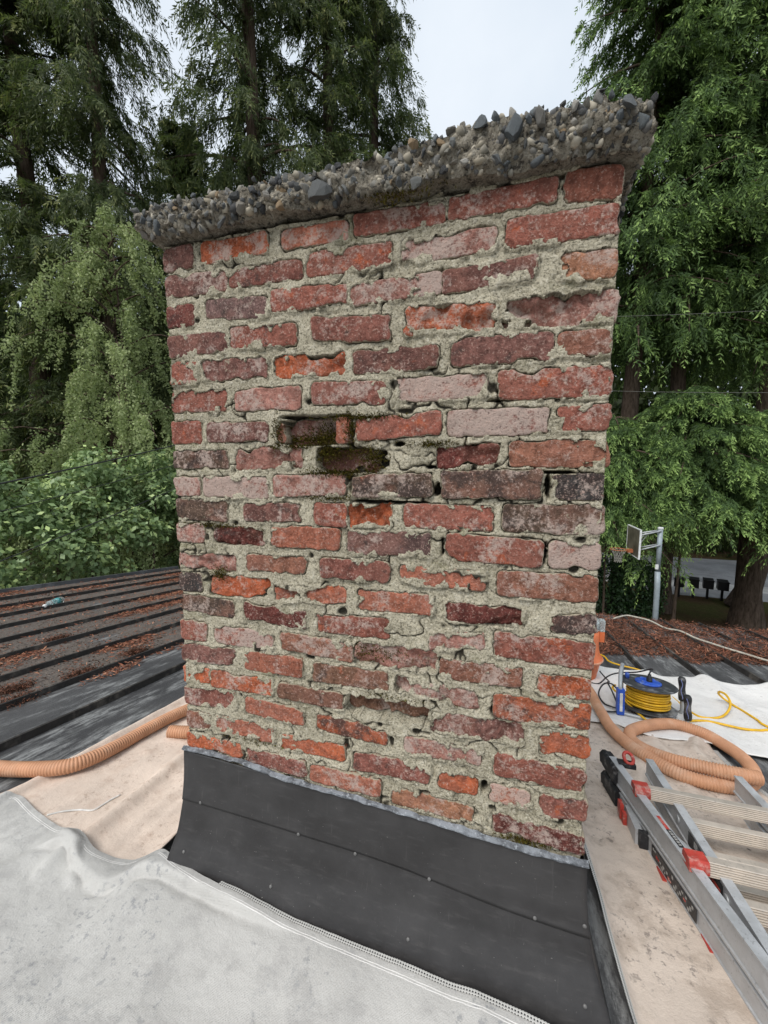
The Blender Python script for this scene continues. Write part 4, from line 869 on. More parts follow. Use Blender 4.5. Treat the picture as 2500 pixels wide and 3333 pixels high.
rb = [(-.017, -.015), (-.017, .013), (-.014, .015), (.008, .015)]
for k in range(6):
    q0, q1, q2 = k/6+.02, k/6+.10, (k+1)/6-.01
    for q, dd in ((q0, 0), (q1, -.0028), (q1+.05, -.0028), (q2-.02, 0)): rb.append((.010+.014*q+dd, .014-.029*q+dd*.5))
rb.append((.023, -.016))
def rung(y, h, x0, x1, caps):
    o = MB().extrude(RP(x0, y, h), RP(x1, y, h), rb, RN).build('rung', MAT['alu_rib'], lad)
    if caps:
        for x in (x0, x1):
            c = RP(x, y, h+.003)
            P8 = [(-.024, -.016), (.024, -.016), (.024, .006), (.019, .017), (-.019, .017), (-.024, .006)]
            MB().extrude(RP(x-.024, y, h+.003), RP(x+.024, y, h+.003), P8, RN).build('rung_cap', MAT['red'], o)
for y in (.600, .302, .004, -.294, -.592): rung(y, HT+.036, xa(y)+.010, xd(y)-.010, True)
for y in (.53, .232, -.066, -.364): rung(y, HT-.004, 1.465, 1.745, False)
for y in (.455, .157, -.14): rung(y, HL+.022, 1.45, 1.76, False)
for y in (.385, .087): rung(y, HL-.008, 1.47, 1.745, False)
for x, y, hh, rl_ in ((xa(.82)-.004, .825, HT, rA), (xa(.80)-.006, .80, HL, lA)):
    MB().bar(RP(x+.012, y-.10, hh), RP(x-.002, y+.012, hh+.002), .040, .066, RN, .22).bar(RP(x-.003, y+.008, hh+.002), RP(x-.008, y+.035, hh-.004), .037, .058, RN, .34).build('rubber_foot', MAT['black'], lad)
MB().box(RP(1.352, .765, HT+.032), (.06, .035, .016), TB).build('foot_strap', MAT['black'], lad)
P = [RP(1.362+.016*math.cos(a), .775+.020*math.sin(a), HT+.052+.012*math.sin(a)) for a in np.linspace(0, 6.283, 20)]
MB().tube(P, .0065, 8).build('release_ring', MAT['red'], lad, None, True)
# locks and clips on the near side
def sidebox(name, y, hh, d, mat, out=.018, par=None): return MB().box(RP(xa(y)-out, y, hh), d, TB).build(name, MAT[mat], par or lad)
lk = sidebox('lock_housing', .57, HL+.002, (.022, .12, .05), 'alu', .024)
sidebox('lock_lever', .635, HL+.006, (.012, .035, .05), 'red', .036, lk); sidebox('lock_lever', .605, HL-.005, (.012, .02, .04), 'red', .037, lk)
sidebox('end_cap', .502, HL+.002, (.026, .016, .054), 'black', .024, lk)
sidebox('hinge_clip', .41, HL-.038, (.02, .05, .03), 'red', .012); sidebox('hinge_clip', .21, HL-.038, (.02, .05, .03), 'red', .008)
sk = plain('sticker black', (.02, .02, .022), .4, 0, .4, .2, 60, .1, (.09, .09, .09)); skw = plain('sticker print', (.33, .32, .30), .5); MAT['sk'] = sk; MAT['skw'] = skw
def sticker(y0, y1, hh, hw, mat, off=.0148, name='sticker', par=None):
    return MB().bar(RP(xa(y0)-off, y0, hh), RP(xa(y1)-off, y1, hh), .0012, hw, RN).build(name, MAT[mat], par or lA)
s1 = sticker(.47, .25, HL, .036, 'sk')
rg = np.random.default_rng(17)
for k in range(22):
    y0 = .462-.0092*k; dh = rg.choice([-.011, -.002, .009]); sticker(y0, y0-rg.uniform(.004, .011), HL+dh, rg.uniform(.004, .010), 'red' if (k % 7 in (2, 3) and dh < 0) else 'skw', .0157, 'sticker_print', s1)
def topst(y0, y1, dx, w, mat, name='sticker', par=None, up=.0354):
    return MB().bar(RP(xa(y0)+dx, y0, HT+up), RP(xa(y1)+dx, y1, HT+up), w, .0010, RN).build(name, MAT[mat], par or rA)
topst(.475, .418, .002, .010, 'red'); s2 = topst(.418, .350, .003, .014, 'sk')
for k in range(6): topst(.412-k*.010, .406-k*.010, .003, .008, 'skw', 'sticker_print', s2, .0362)
s3 = MB().bar(RP(1.4472, .47, HT-.008), RP(1.448, .27, HT-.008), .0012, .04, RN).build('sticker', MAT['sk'], rB)
MB().bar(RP(1.4464, .43, HT), RP(1.4465, .41, HT), .0012, .018, RN).build('sticker_print', MAT['skw'], s3)
MB().bar(RP(1.4465, .37, HT-.014), RP(1.4469, .28, HT-.014), .0012, .012, RN).build('sticker_print', MAT['red'], s3)
for y in (.55, .25):
    c = RP(1.4478, y, HT-.006); MB().lathe([(.013, -.002), (.013, .002), (.009, .003)], c, 16, np.stack([[0, 1., 0], [0, 0, 1.], [-1., 0, 0]], 1)).build('rivet', MAT['steel'], rB, None, True)
MB().bar(RP(1.385, .53, HT-.02), RP(1.445, .41, HT-.02), .02, .004, RN).build('brace', MAT['alu'], lad)
MB().bar(RP(1.39, .41, HT-.03), RP(1.445, .375, HT-.03), .02, .004, RN).build('brace', MAT['alu'], lad)

# ================================================================== bottle on the far bays
b0, b1 = RP(-3.60, 1.985, .036), RP(-3.77, 2.275, .036); ax = (b1-b0)/np.linalg.norm(b1-b0); sd3 = np.cross(ax, [0, 0, 1]); sd3 /= np.linalg.norm(sd3); AX = np.stack([sd3, np.cross(ax, sd3), ax], 1)
bt = tag(empty('plastic_bottle', b0), 'clear plastic bottle lying on the roof ribs', 'bottle')
Lb = np.linalg.norm(b1-b0)
MB().lathe([(.013, .02), (.013, .04), (.03, .08), (.035, .10), (.035, Lb*.5), (.033, Lb*.52), (.035, Lb*.55), (.035, Lb-.02), (.026, Lb)], b0, 20, AX).build('body', MAT['clear'], bt, None, True)
MB().lathe([(.016, -.004), (.018, 0), (.018, .022), (.014, .024)], b0, 16, AX).build('bottle_cap', MAT['white'], bt, None, True)
MB().lathe([(.0358, Lb*.56), (.0358, Lb*.80)], b0, 20, AX).build('bottle_label', MAT['teal'], bt, None, True)

# ================================================================== overhead wires
def wire(P, r, label, mat='cord'):
    P = np.array(P, float); t = np.linspace(0, 1, 30)[:, None]; L = np.linalg.norm(P[1]-P[0]); Q = P[0]*(1-t)+P[1]*t; Q[:, 2] -= .012*L*4*(t*(1-t))[:, 0]
    tag(MB().tube(Q, r, 6).build('overhead_wire', MAT[mat], None, Q[15], True), label, 'wire', 'overhead wires')
def ext(a, b, k0=1.5, k1=1.5): a, b = np.array(a, float), np.array(b, float); return a-(b-a)*k0, b+(b-a)*k1
wire(ext((-5.6, 2.89, .70), (-5.6, 5.89, 1.36), .8, .8), .011, 'topmost dark cable crossing the shrub left of the chimney')
wire(ext((-5.6, 2.86, .33), (-5.6, 5.86, .96), .8, .8), .006, 'middle thin cable crossing the shrub left of the chimney')
wire(ext((-5.6, 2.80, -.34), (-5.6, 5.83, .47), .8, .8), .008, 'lowest cable crossing the shrub left of the chimney')
wire(ext((3.02, 9.0, 4.12), (5.66, 9.0, 3.98), 1, 1), .004, 'upper thin pale wire in front of the right cedars', 'faintwire')
wire(ext((3.01, 9.0, 2.59), (5.39, 9.0, 2.44), 1, 1), .004, 'lower thin pale wire in front of the right cedars', 'faintwire')

# ================================================================== basketball hoop
G = -5.6
HX, HY = 5.19, 12.1
hoop = tag(empty('basketball_hoop', (HX, HY, G)), 'basketball hoop with mildewed backboard on a bent grey pole', 'basketball hoop')
MB().tube([(HX+.03, HY-.1, G), (HX+.015, HY-.04, -2.5), (HX+.008, HY, -2.05)], .072, 14).tube([(HX+.008, HY, -2.05), (HX, HY, -.80)], .064, 14).build('pole', MAT['galv'], hoop, None, True)
MB().lathe([(.073, 0), (.073, .035), (.05, .05)], (HX, HY, -.82), 14).build('pole_cap', MAT['white'], hoop)
MB().box((HX-.04, HY-.062, -1.90), (.08, .01, .14)).build('label_plate', MAT['white'], hoop)
BX = HX-.635; BZ = -1.215; BW, BH = 1.12, .78
bd = MB().box((BX, HY+.05, BZ), (.03, BW, BH)).build('backboard', MAT['board'], hoop)
for dy_, dz_, d in ((-BW/2-.005, 0, (.045, .03, BH+.05)), (BW/2+.005, 0, (.045, .03, BH+.05)), (0, BH/2+.01, (.045, BW-.03, .026)), (0, -BH/2-.01, (.045, BW-.03, .026))): MB().box((BX, HY+.05+dy_, BZ+dz_), d).build('board_frame', MAT['white'], bd)
for dy_ in (-.17, .17):
    for za, zb in ((BZ+.19, -.87), (BZ-.24, -1.27)): MB().tube([(BX+.02, HY+dy_, za), (HX, HY+dy_*.4, zb)], .022, 8).build('arm', MAT['steel'], hoop, None, True)
mb = MB()
for k in range(6): mb.tube([(BX+.04+.043*k, HY-.09, BZ-.085+.06*k), (BX+.09+.043*k, HY+.09, BZ-.085+.06*k)], .007, 6)
mb.tube([(BX+.02, HY-.1, BZ-.2), (BX+.31, HY-.1, BZ+.26)], .010, 6).tube([(BX+.02, HY+.1, BZ-.2), (BX+.31, HY+.1, BZ+.26)], .010, 6).build('spring_brace', MAT['steel'], hoop)
rc = np.array([BX-.37, HY+.04, BZ-.26]); aa = np.linspace(0, 2*math.pi, 40)
MB().tube([rc+np.array([.215*math.cos(a), .215*math.sin(a), 0]) for a in aa], .013, 8).build('rim', MAT['rim'], hoop, None, True)
MB().box((BX-.085, HY+.04, BZ-.28), (.15, .12, .095)).build('rim_bracket', MAT['rim'], hoop)
mb = MB()
for k in range(12):
    for sg in (1, -1):
        P = []
        for q in np.linspace(0, 1, 9): a = 2*math.pi*k/12+sg*q*1.3; r = .21*(1-q)+.10*q-.045*math.sin(math.pi*q); P.append(rc+np.array([r*math.cos(a), r*math.sin(a), -.37*q]))
        mb.tube(P, .0055, 4, False)
mb.build('net', MAT['net'], hoop, None, True)

# ================================================================== mailboxes
def mailbox():
    r = empty('mailbox', (0, 0, 0)); w, d, hh = .42, .50, .46
    V = [(-w/2, -d/2, .56), (w/2, -d/2, .56), (w/2, d/2, .56), (-w/2, d/2, .56), (-w/2, -d/2, .56+hh-.06), (w/2, -d/2, .56+hh-.06), (w/2, d/2, .56+hh), (-w/2, d/2, .56+hh)]
    MB().add(V, [(0,3,2,1),(4,5,6,7),(0,1,5,4),(1,2,6,5),(2,3,7,6),(3,0,4,7)]).build('box_body', MAT['boxblack'], r)
    MB().box((0, d/2+.012, .78), (w-.08, .02, hh-.12)).build('box_door', MAT['boxblack'], r)
    MB().box((0, -d/2-.01, .98), (w+.05, .03, .03)).build('lid_edge', MAT['boxblack'], r)
    MB().box((0, 0, .28), (.10, .10, .56)).build('post', MAT['boxblack'], r); return r
def copy_tree(o, parent=None):
    c = o.copy(); COL.objects.link(c); c.parent = parent; WL[c.name] = WL[o.name]
    for ch in list(o.children): copy_tree(ch, c)
    return c
mb0 = mailbox()
for i, ((x, y), l) in enumerate(zip(((9.70, 22.54), (10.34, 22.6), (10.95, 22.6), (11.5, 22.45)), ('black mailbox nearest the basketball pole', 'second black mailbox from the basketball pole', 'third black mailbox from the basketball pole', 'black mailbox nearest the leaning cedar trunk'))):
    o = mb0 if i == 0 else copy_tree(mb0)
    o.location = (x, y, G); o.rotation_euler = (0, 0, R(-24+3*i)); tag(o, l, 'mailbox', 'black mailboxes by the road')
# ================================================================== dry needles and bark on the roof
def blades(P, rg, L, w, tilt=.25, nrm=RN):
    m = len(P); a = rg.uniform(0, 2*math.pi, m); D = np.stack([np.cos(a), np.sin(a), -.13*np.sin(a)], 1)+nrm*rg.normal(0, tilt, m)[:, None]
    D /= np.linalg.norm(D, axis=1)[:, None]; S_ = np.cross(D, nrm+rg.standard_normal((m, 3))*.5); S_ /= np.linalg.norm(S_, axis=1)[:, None]
    l = (L*rg.uniform(.4, 1.4, m))[:, None]; ww = (w*rg.uniform(.6, 1.5, m))[:, None]
    V = np.stack([P-D*l*.5, P-S_*ww*.5, P+D*l*.5, P+S_*ww*.5], 1).reshape(-1, 3); return V, np.arange(4*m).reshape(-1, 4)
def litter(P, L, w, rg, name, label, tm=.5, tilt=.3):
    V, F = blades(P, rg, L, w, tilt); o = mesh(name, V, F, MAT['litter'], None, P.mean(0), False, {'tint': ('FACE', np.clip(rg.normal(tm, .27, len(P)), 0, 1))})
    tag(o, label, 'needles', None, 'stuff')
rg = np.random.default_rng(21)
n = 95000; x = rg.uniform(1.2, 4.6, n); y = rg.uniform(2.6, 4.6, n)
edge = np.interp(x, [1.2, 1.688, 1.95, 2.24, 2.41, 2.62, 2.83, 3.1, 4.6], [2.72, 2.70, 2.80, 2.85, 2.74, 2.90, 2.93, 2.95, 3.0])
den = smooth(-.02, .06, y-edge+.05*fbm(x, y, 0, 9, 2, 5))*(.5+.5*smooth(-.25, .25, fbm(x, y, 0, 3.5, 3, 6)))*(.45+.55*smooth(3.9, 3.1, y))
keep = (rg.uniform(0, 1, n) < den) & (y < np.array([eave(q) for q in x])-.02); x, y = x[keep], y[keep]
hh = np.abs(rg.normal(0, .014, len(x)))*(1+smooth(-.1, .4, fbm(x, y, 0, 5, 2, 8)))+.003
litter(np.stack([x, y, roofz(y)+hh], 1), .055, .006, rg, 'needle_litter', 'thick brown needle litter on the roof bays near the eave', .36, .45)
P = []
bays = [-1.19-.402*k for k in range(10)]
n = 190000; x = rg.uniform(-4.9, -1.0, n); y = rg.uniform(-.3, 4.9, n); ph = ((-x-1.19) % .402)/.402
d1 = smooth(-.02, .28, fbm(x, y*.5, 0, 2.6, 3, 15))*(smooth(.4, .95, ph)*.95+.16)*smooth(-1.55, -1.75, x)
d2 = .045*smooth(-1.5, -1.8, x)
d3 = .75*np.exp(-((x+1.54)/.05)**2)*smooth(.0, .3, fbm(x, y, 0, 3, 2, 19))
keep = (rg.uniform(0, 1, n) < np.maximum(np.maximum(d1*.95, d2), d3)) & (y < np.array([eave(q) for q in x])-.02); x, y = x[keep], y[keep]
litter(np.stack([x, y, roofz(y)+np.abs(rg.normal(0, .008, len(x)))+.002], 1), .042, .0075, rg, 'needle_litter', 'reddish needle litter scattered between the ribs left of the chimney', .6, .22)
n = 9000; x = rg.uniform(-4.9, -1.6, n); y = rg.uniform(-.3, 4.9, n); q = fbm(x, y, 0, 1.6, 2, 44) > -.1; x, y = x[q], y[q]; q = y < np.array([eave(k) for k in x])-.02; x, y = x[q], y[q]
litter(np.stack([x, y, roofz(y)+.004], 1), .016, .012, rg, 'bark_crumbs', 'dark bark crumbs on the bays left of the chimney', .12, .6)
for k, (x0, y0) in enumerate(((-1.62, .55), (-1.80, .62), (-1.68, .92), (-2.5, 1.35), (-1.72, 1.35))):
    m = 900; q = rg.standard_normal((m, 3)); P = np.stack([x0+q[:, 0]*.03, y0+q[:, 1]*.055, roofz(y0+q[:, 1]*.055)+np.abs(q[:, 2])*.014+.003], 1); V, F = blades(P, rg, .022, .005, .8)
    tag(mesh('moss_clump', V, F, MAT['litter'], None, P.mean(0), False, {'tint': ('FACE', np.clip(rg.normal(.2, .18, m), 0, 1))}), ('brown moss clump nearest the picture edge on the left bays', 'small brown moss clump between the nearest left ribs', 'upright moss clump against the second rib', 'flat moss clump beyond the third rib', 'moss clump close to the chimney side of the left bays')[k], 'moss', 'moss clumps on the left bays', 'stuff')

# ================================================================== vegetation
def leaf_mesh(name, P, D, L, Wd, tint, mat, rg, bend=.0, Nn=None):
    m = len(P); D = D/(np.linalg.norm(D, axis=1)[:, None]+1e-9)
    S_ = np.cross(D, Nn if Nn is not None else rg.standard_normal((m, 3))); S_ /= np.linalg.norm(S_, axis=1)[:, None]+1e-9
    L = L[:, None]; Wd = Wd[:, None]
    V = np.stack([P, P+D*L*.45-S_*Wd*.5, P+D*L, P+D*L*.45+S_*Wd*.5], 1).reshape(-1, 3)
    return raw_mesh(name, V, np.arange(4*m).reshape(-1, 4), mat, False, {'tint': ('FACE', np.clip(tint, 0, 1))})
def conifer(seed, H, hb, Rr, nbr, K, M, ll, lw, mat, droop=.5, hang=.8, tipb=.25, pw=.75, blen=.8, side=.6):
    rg = np.random.default_rng(seed); u = rg.uniform(0, 1, nbr)**.92; h = hb+(H-hb)*u; rel = u
    L = Rr*(1-rel)**pw*rg.uniform(.55, 1.12, nbr)+.35; az = rg.uniform(0, 2*math.pi, nbr); dr = droop*rg.uniform(.6, 1.3, nbr)
    s = (rg.uniform(0.03, 1, (nbr, K)))**.85
    r = L[:, None]*s; z = h[:, None]+L[:, None]*(.16*s-dr[:, None]*s**2+.12*dr[:, None]*s**6)
    ca, sa = np.cos(az)[:, None], np.sin(az)[:, None]
    lat = rg.normal(0, .05, (nbr, K))*L[:, None]
    B0 = np.stack([ca*r-sa*lat, sa*r+ca*lat, z], -1).reshape(-1, 3)
    out = np.stack([ca+0*s, sa+0*s, 0*s], -1).reshape(-1, 3); latd = np.stack([-sa+0*s, ca+0*s, 0*s], -1).reshape(-1, 3)
    nB = len(B0); sg = rg.choice([-1, 1], nB)*rg.uniform(.3, 1, nB)
    D = out*rg.uniform(.15, .7, nB)[:, None]+latd*(sg*side)[:, None]; D[:, 2] -= hang*rg.uniform(.3, 1.2, nB)
    D /= np.linalg.norm(D, axis=1)[:, None]; bl = blen*rg.uniform(.4, 1.2, nB)*(.35+.65*np.clip(L.repeat(K)/Rr, 0, 1))
    t = np.linspace(.05, 1, M)[None]+rg.uniform(-.04, .04, (nB, M))
    P = B0[:, None]+D[:, None]*(t*bl[:, None])[..., None]; P[..., 2] -= (.25*(t*bl[:, None])**2)
    nP = rg.standard_normal((nB, 3)); 
    P = P.reshape(-1, 3)+rg.normal(0, .02, (nB*M, 3))
    Sd = np.cross(D, np.array([0, 0, 1.0])+rg.standard_normal((nB, 3))*.45); Sd /= np.linalg.norm(Sd, axis=1)[:, None]+1e-9
    alt = np.tile(np.where(np.arange(M) % 2 == 0, 1.0, -1.0), nB)[:, None]*rg.uniform(.45, 1.0, (nB*M, 1))
    LD = np.repeat(D, M, 0)*.8+np.repeat(Sd, M, 0)*alt*.85+rg.standard_normal((nB*M, 3))*.2; LD[:, 2] -= .18
    ss = np.repeat(s.reshape(-1), M)
    bt = np.repeat(rg.normal(0, .13, nB), M)
    tint = .46+bt+rg.normal(0, .10, nB*M)+tipb*(t.reshape(-1)**2)*smooth(.45, 1, ss)
    lw_ = lw*rg.uniform(.6, 1.4, nB*M); L_ = ll*rg.uniform(.6, 1.35, nB*M)*(1.1-.4*t.reshape(-1))
    crown = leaf_mesh('crown', P, LD, L_, lw_, tint, mat, rg, 0, np.repeat(np.cross(D, Sd), M, 0)+rg.standard_normal((nB*M, 3))*.5)
    # limbs
    mb = MB()
    for i in range(0, nbr, 3):
        q = np.linspace(0, .9, 6); rr = L[i]*q; zz_ = h[i]+L[i]*(.16*q-dr[i]*q**2)
        mb.tube(np.stack([math.cos(az[i])*rr, math.sin(az[i])*rr, zz_], 1), np.linspace(.03+.012*L[i], .008, 6), 5, False)
    limbs = raw_mesh('limbs', np.concatenate(mb.v), mb.f, MAT['bark'], True)
    return crown, limbs
def trunk_mesh(H, r0, lean=(0, 0), seed=0, mat='bark'):
    z = np.linspace(0, H, 26); P = np.stack([lean[0]*z/H+.08*np.sin(z*.5+seed), lean[1]*z/H+.08*np.cos(z*.43+seed), z], 1)
    V, F = sweep(P, r0*(1-.9*z/H)*(1+.5*np.exp(-z/.5)), 12); return raw_mesh('trunk', V, F, MAT[mat], True)
def tree(name, loc, parts, rot, sc, label, cat='tree', group=None):
    r = empty(name, loc); r.rotation_euler = (0, 0, rot); r.scale = sc
    for pn, me in parts:
        o = bpy.data.objects.new(pn, me); COL.objects.link(o); o.parent = r; WL[o.name] = WL[r.name]
        if pn in ('limbs', 'stems'): o['kind'] = 'stuff'
    return tag(r, label, cat, group)
sp1 = conifer(31, 30, 1.5, 4.4, 330, 34, 20, .20, .036, MAT['spruce'], .55, .62, .42, .72, .95)
sp2 = conifer(32, 30, 2.0, 4.2, 330, 34, 20, .20, .036, MAT['spruce'], .46, .85, .44, .7, 1.05, .45)
ce1 = conifer(33, 30, 11.5, 5.2, 290, 30, 20, .22, .042, MAT['cedar'], .5, 1.15, .5, .62, 1.1, .5)
ce2 = conifer(34, 9.3, 5.0, 3.7, 190, 32, 20, .18, .038, MAT['cedar'], .45, .85, .75, .45, .85, .6)
tr30 = trunk_mesh(29.5, .42, (.2, .1), 1); tr10 = trunk_mesh(9, .065, (.1, .1), 2); trl = trunk_mesh(24, .46, (5.5, 0), 3)
gl = 'tall conifers left of the sky gap'; gr = 'tall cedars on the right'
tree('conifer_tree', (-13.2, 8.6, G), [('crown', sp1[0]), ('limbs', sp1[1]), ('trunk', tr30)], .4, (1.0, 1.0, .92), 'dark conifer at the left picture edge', 'tree', gl)
tree('conifer_tree', (-10.5, 8.9, G), [('crown', sp2[0]), ('limbs', sp2[1]), ('trunk', tr30)], 2.0, (.74, .74, 1.0), 'slim conifer with bare grey trunk above the birch', 'tree', gl)
tree('conifer_tree', (-12.6, 14.6, G), [('crown', sp1[0]), ('limbs', sp1[1]), ('trunk', tr30)], 3.3, (.95, .95, .70), 'shorter conifer filling the notch below the small sky patch', 'tree', gl)
tree('conifer_tree', (-7.6, 12.1, G), [('crown', sp2[0]), ('limbs', sp2[1]), ('trunk', tr30)], 5.1, (.92, .92, 1.25), 'tallest dark conifer rising over the left end of the cap', 'tree', gl)
tree('conifer_tree', (-6.0, 14.7, G), [('crown', sp1[0]), ('limbs', sp1[1]), ('trunk', tr30)], 1.2, (.95, .95, 1.22), 'dense conifer rising over the middle of the cap', 'tree', gl)
tree('conifer_tree', (-4.85, 17.3, G), [('crown', sp2[0]), ('limbs', sp2[1]), ('trunk', tr30)], 4.0, (.88, .88, 1.3), 'conifer bordering the left of the open sky', 'tree', gl)
tree('conifer_tree', (-9.6, 18.0, G), [('crown', sp1[0]), ('limbs', sp1[1]), ('trunk', tr30)], 0.9, (.95, .95, .62), 'low background conifer between the tall left trunks', 'tree', gl)
tree('cedar_tree', (6.0, 18.9, G), [('crown', ce1[0]), ('limbs', ce1[1]), ('trunk', tr30)], .3, (1.05, 1.05, 1.0), 'cedar with reddish trunk closest to the right chimney edge', 'tree', gr)
tree('cedar_tree', (8.1, 20.0, G), [('crown', ce1[0]), ('limbs', ce1[1]), ('trunk', tr30)], 2.6, (.95, .95, 1.06), 'cedar with the second trunk beside the reddish one', 'tree', gr)
tree('cedar_tree', (10.6, 18.6, G), [('crown', ce1[0]), ('limbs', ce1[1]), ('trunk', tr30)], 4.4, (1.05, 1.05, 1.1), 'large drooping cedar at the upper right picture corner', 'tree', gr)
tree('cedar_tree', (11.9, 21.6, G), [('crown', ce1[0]), ('limbs', ce1[1]), ('trunk', trl)], 0.0, (1, 1, .95), 'cedar on the leaning trunk beside the mailboxes', 'tree', gr)
gy = 'young cedars with bright tips'
tree('young_cedar', (4.55, 15.2, G-.2), [('crown', ce2[0]), ('limbs', ce2[1]), ('trunk', tr10)], .2, (.72, .72, .92), 'young bright-tipped cedar bough mass touching the chimney edge', 'tree', gy)
tree('young_cedar', (7.1, 15.9, G+.75), [('crown', ce2[0]), ('limbs', ce2[1]), ('trunk', tr10)], 1.9, (.86, .86, .92), 'bright-tipped cedar boughs above the basketball pole', 'tree', gy)
tree('young_cedar', (10.4, 16.6, G-.55), [('crown', ce2[0]), ('limbs', ce2[1]), ('trunk', tr10)], 3.7, (.95, .95, 1.0), 'bright-tipped cedar boughs hanging over the mailboxes', 'tree', gy)

# birch
rg = np.random.default_rng(70); mb = MB(); PP = []; TT = []
for i in range(58):
    f = (i/58)**.85; h = 3.0+8.8*f; a = i*2.4+rg.uniform(-.5, .5); rl0 = (.4+3.2*(1-f)**.85)*rg.uniform(.55, 1.15); q = np.linspace(0, 1, 9)
    br = np.stack([np.cos(a)*rl0*q, np.sin(a)*rl0*q, h+rl0*(.85*q-.75*q**2.6)], 1); mb.tube(br, np.linspace(.026, .005, 9), 4, False)
    c0 = rg.normal(0, .14)
    for k in range(int(11+13*(1-f))):
        t0 = rg.uniform(.08, 1.0); p0 = np.array([np.interp(t0, q, br[:, j]) for j in range(3)])+rg.normal(0, .09, 3); L0 = rg.uniform(.4, 2.0)*(.45+.6*t0)*(1.05-.6*f)
        m = int(72*L0)+16; t = rg.uniform(0, 1, m); P = p0+np.stack([np.cos(a)*.22*t, np.sin(a)*.22*t, .10*t-L0*t**1.15], 1)+rg.normal(0, .04, (m, 3)); PP.append(P); TT.append(.5+c0+rg.normal(0, .10)+rg.normal(0, .13, m))
P = np.concatenate(PP); D = rg.standard_normal((len(P), 3))*.75; D[:, 2] -= .8
bcr = leaf_mesh('crown', P, D, .066*rg.uniform(.6, 1.3, len(P)), .05*rg.uniform(.6, 1.2, len(P)), np.concatenate(TT), MAT['birch'], rg)
blm = raw_mesh('limbs', np.concatenate(mb.v), mb.f, MAT['bark'], True)
tree('birch_tree', (-8.2, 7.0, G+.5), [('crown', bcr), ('limbs', blm), ('trunk', trunk_mesh(11.6, .085, (.1, .1), 4, 'bark'))], .3, (1, 1, 1), 'pale green weeping birch left of the chimney', 'tree')

# broad leaved shrubs
def shrub(seed, blobs, n, ll, lw, mat, tipf=.16):
    rg = np.random.default_rng(seed); w = np.array([b[3]*b[4]*b[5] for b in blobs])**.67; w /= w.sum(); k = rg.choice(len(blobs), n, p=w); Bq = np.array(blobs)[k]
    d = rg.standard_normal((n, 3)); d /= np.linalg.norm(d, axis=1)[:, None]; rr = rg.uniform(.55, 1.03, n)**.5
    P = Bq[:, :3]+d*Bq[:, 3:6]*rr[:, None]; P += .12*np.stack([fbm(P[:, 0], P[:, 1], P[:, 2], 2.5, 2, 900+i) for i in range(3)], 1)
    Nn = d*.5+rg.standard_normal((n, 3))*.55+np.array([0, -.1, .55]); D = np.cross(Nn, rg.standard_normal((n, 3))); D[:, 2] -= .25*np.abs(rg.standard_normal(n))
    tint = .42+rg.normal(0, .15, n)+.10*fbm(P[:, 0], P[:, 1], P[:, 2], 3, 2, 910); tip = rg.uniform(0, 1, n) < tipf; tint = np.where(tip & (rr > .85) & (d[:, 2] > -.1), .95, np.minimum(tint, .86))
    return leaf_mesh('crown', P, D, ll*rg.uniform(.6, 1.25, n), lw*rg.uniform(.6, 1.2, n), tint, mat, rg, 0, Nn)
def stems(pts, seed):
    mb = MB(); rg = np.random.default_rng(seed)
    for x, y, z in pts: mb.tube([(x*.5, y*.5, 0), (x*.8, y*.8, z*.5), (x, y, z)], [.06, .04, .015], 6, False)
    return raw_mesh('stems', np.concatenate(mb.v), mb.f, MAT['bark'], True)
blobs = [(-.2, -2.6, 4.2, 1.3, 1.4, 1.7), (-.1, -1.2, 4.9, 1.3, 1.2, 1.5), (0, .1, 5.25, 1.1, 1.1, 1.35), (.2, 1.2, 5.3, 1.1, 1.1, 1.4), (.5, 2.4, 5.0, 1.3, 1.3, 1.5), (-.6, -3.6, 4.4, 1.2, 1.3, 1.6), (.2, 0, 3.4, 1.6, 3.6, 2.2), (.9, 3.4, 4.6, 1.4, 1.3, 1.7), (-.4, .6, 5.9, .55, .6, .75), (.0, -.6, 5.7, .5, .5, .7), (.3, 1.5, 6.3, .35, .4, .7), (.1, .2, 6.2, .4, .35, .65), (.5, 2.3, 6.1, .4, .4, .7), (-.2, -1.5, 5.9, .4, .4, .7), (-.3, -3.0, 5.5, .4, .5, .6)]
rg = np.random.default_rng(812); sub = []
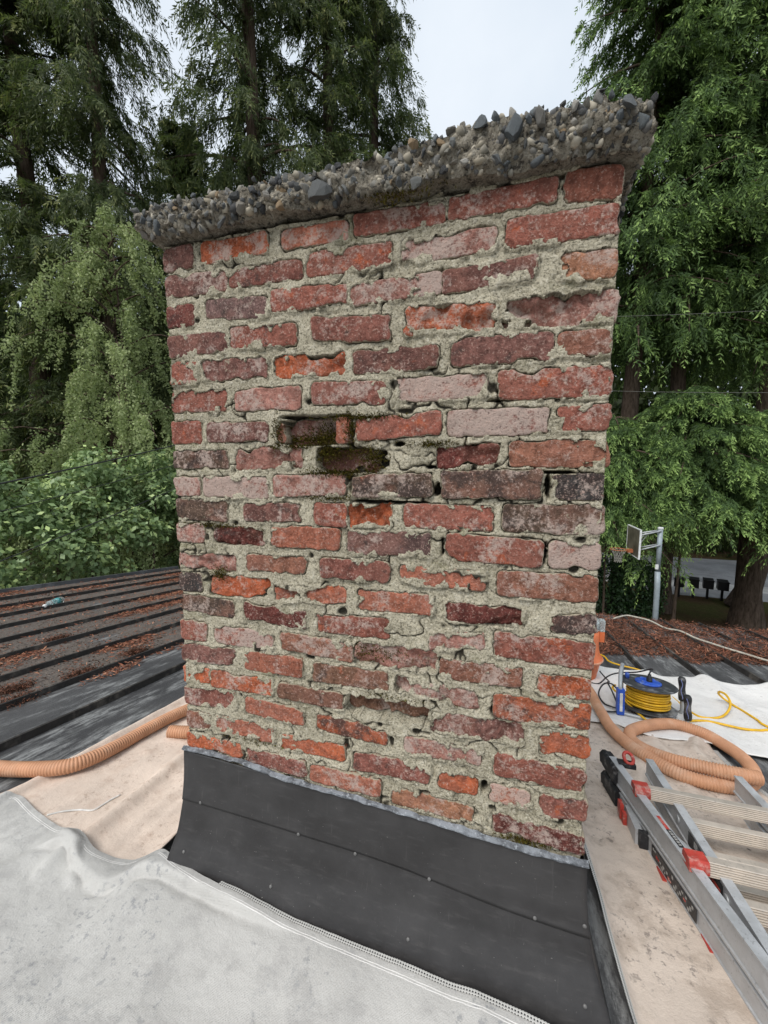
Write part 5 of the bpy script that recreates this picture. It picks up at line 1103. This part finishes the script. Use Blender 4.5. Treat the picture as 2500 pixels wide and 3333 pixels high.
for b in blobs:
    for k in range(int(5+9*b[3]*b[5])):
        d = rg.standard_normal(3); d /= np.linalg.norm(d); d[2] = abs(d[2])*.9-.25; r = rg.uniform(.22, .52); sub.append((b[0]+d[0]*b[3]*.85, b[1]+d[1]*b[4]*.85, b[2]+d[2]*b[5]*.85, r, r, r*rg.uniform(.6, .95)))
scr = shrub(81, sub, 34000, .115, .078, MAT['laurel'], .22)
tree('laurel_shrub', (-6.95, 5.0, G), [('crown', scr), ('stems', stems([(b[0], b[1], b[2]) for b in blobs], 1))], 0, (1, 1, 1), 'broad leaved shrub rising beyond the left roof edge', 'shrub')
hb_ = [(0, 0, 1.4, .9, .8, 1.6), (1.0, .1, 1.5, .8, .8, 1.6), (1.75, .2, 1.2, .55, .6, 1.4), (-1.0, .0, 1.4, .9, .8, 1.7), (-2.2, 0, 1.5, 1, .8, 1.7)]
hcr = shrub(82, hb_, 13000, .17, .085, MAT['hedge'], .02)
tree('hedge', (5.2, 17.4, G), [('crown', hcr), ('stems', stems([(b[0], b[1], b[2]) for b in hb_], 2))], .15, (1, 1, 1), 'dark glossy hedge behind the basketball hoop', 'hedge')
# far wood closing the view under and behind the trees
rg = np.random.default_rng(90); n = 100000; az = rg.uniform(R(-80), R(62), n); ds = rg.uniform(30, 38, n)+8*(az > R(10)); top = 10+5*fbm(az*6, 0*az, 0, 1, 3, 6)+5*(az > R(10))
z = G+rg.uniform(0, 1, n)**.8*(top+5.6)
P = np.stack([CAM[0]+ds*np.sin(az), CAM[1]+ds*np.cos(az), z], 1); D = rg.standard_normal((n, 3))*.6; D[:, 2] -= .8
fw = leaf_mesh('far_wood', P-np.array([0, 30, G]), D, .9*rg.uniform(.6, 1.4, n), .38*rg.uniform(.6, 1.4, n), .22+rg.normal(0, .12, n)+.12*fbm(az*40, z*.4, 0, 1, 2, 3), MAT['spruce'], rg)
o = bpy.data.objects.new('far_wood', fw); link(o, (0, 30, G), None); tag(o, 'dark mass of woodland behind the trees', 'woodland', None, 'stuff')
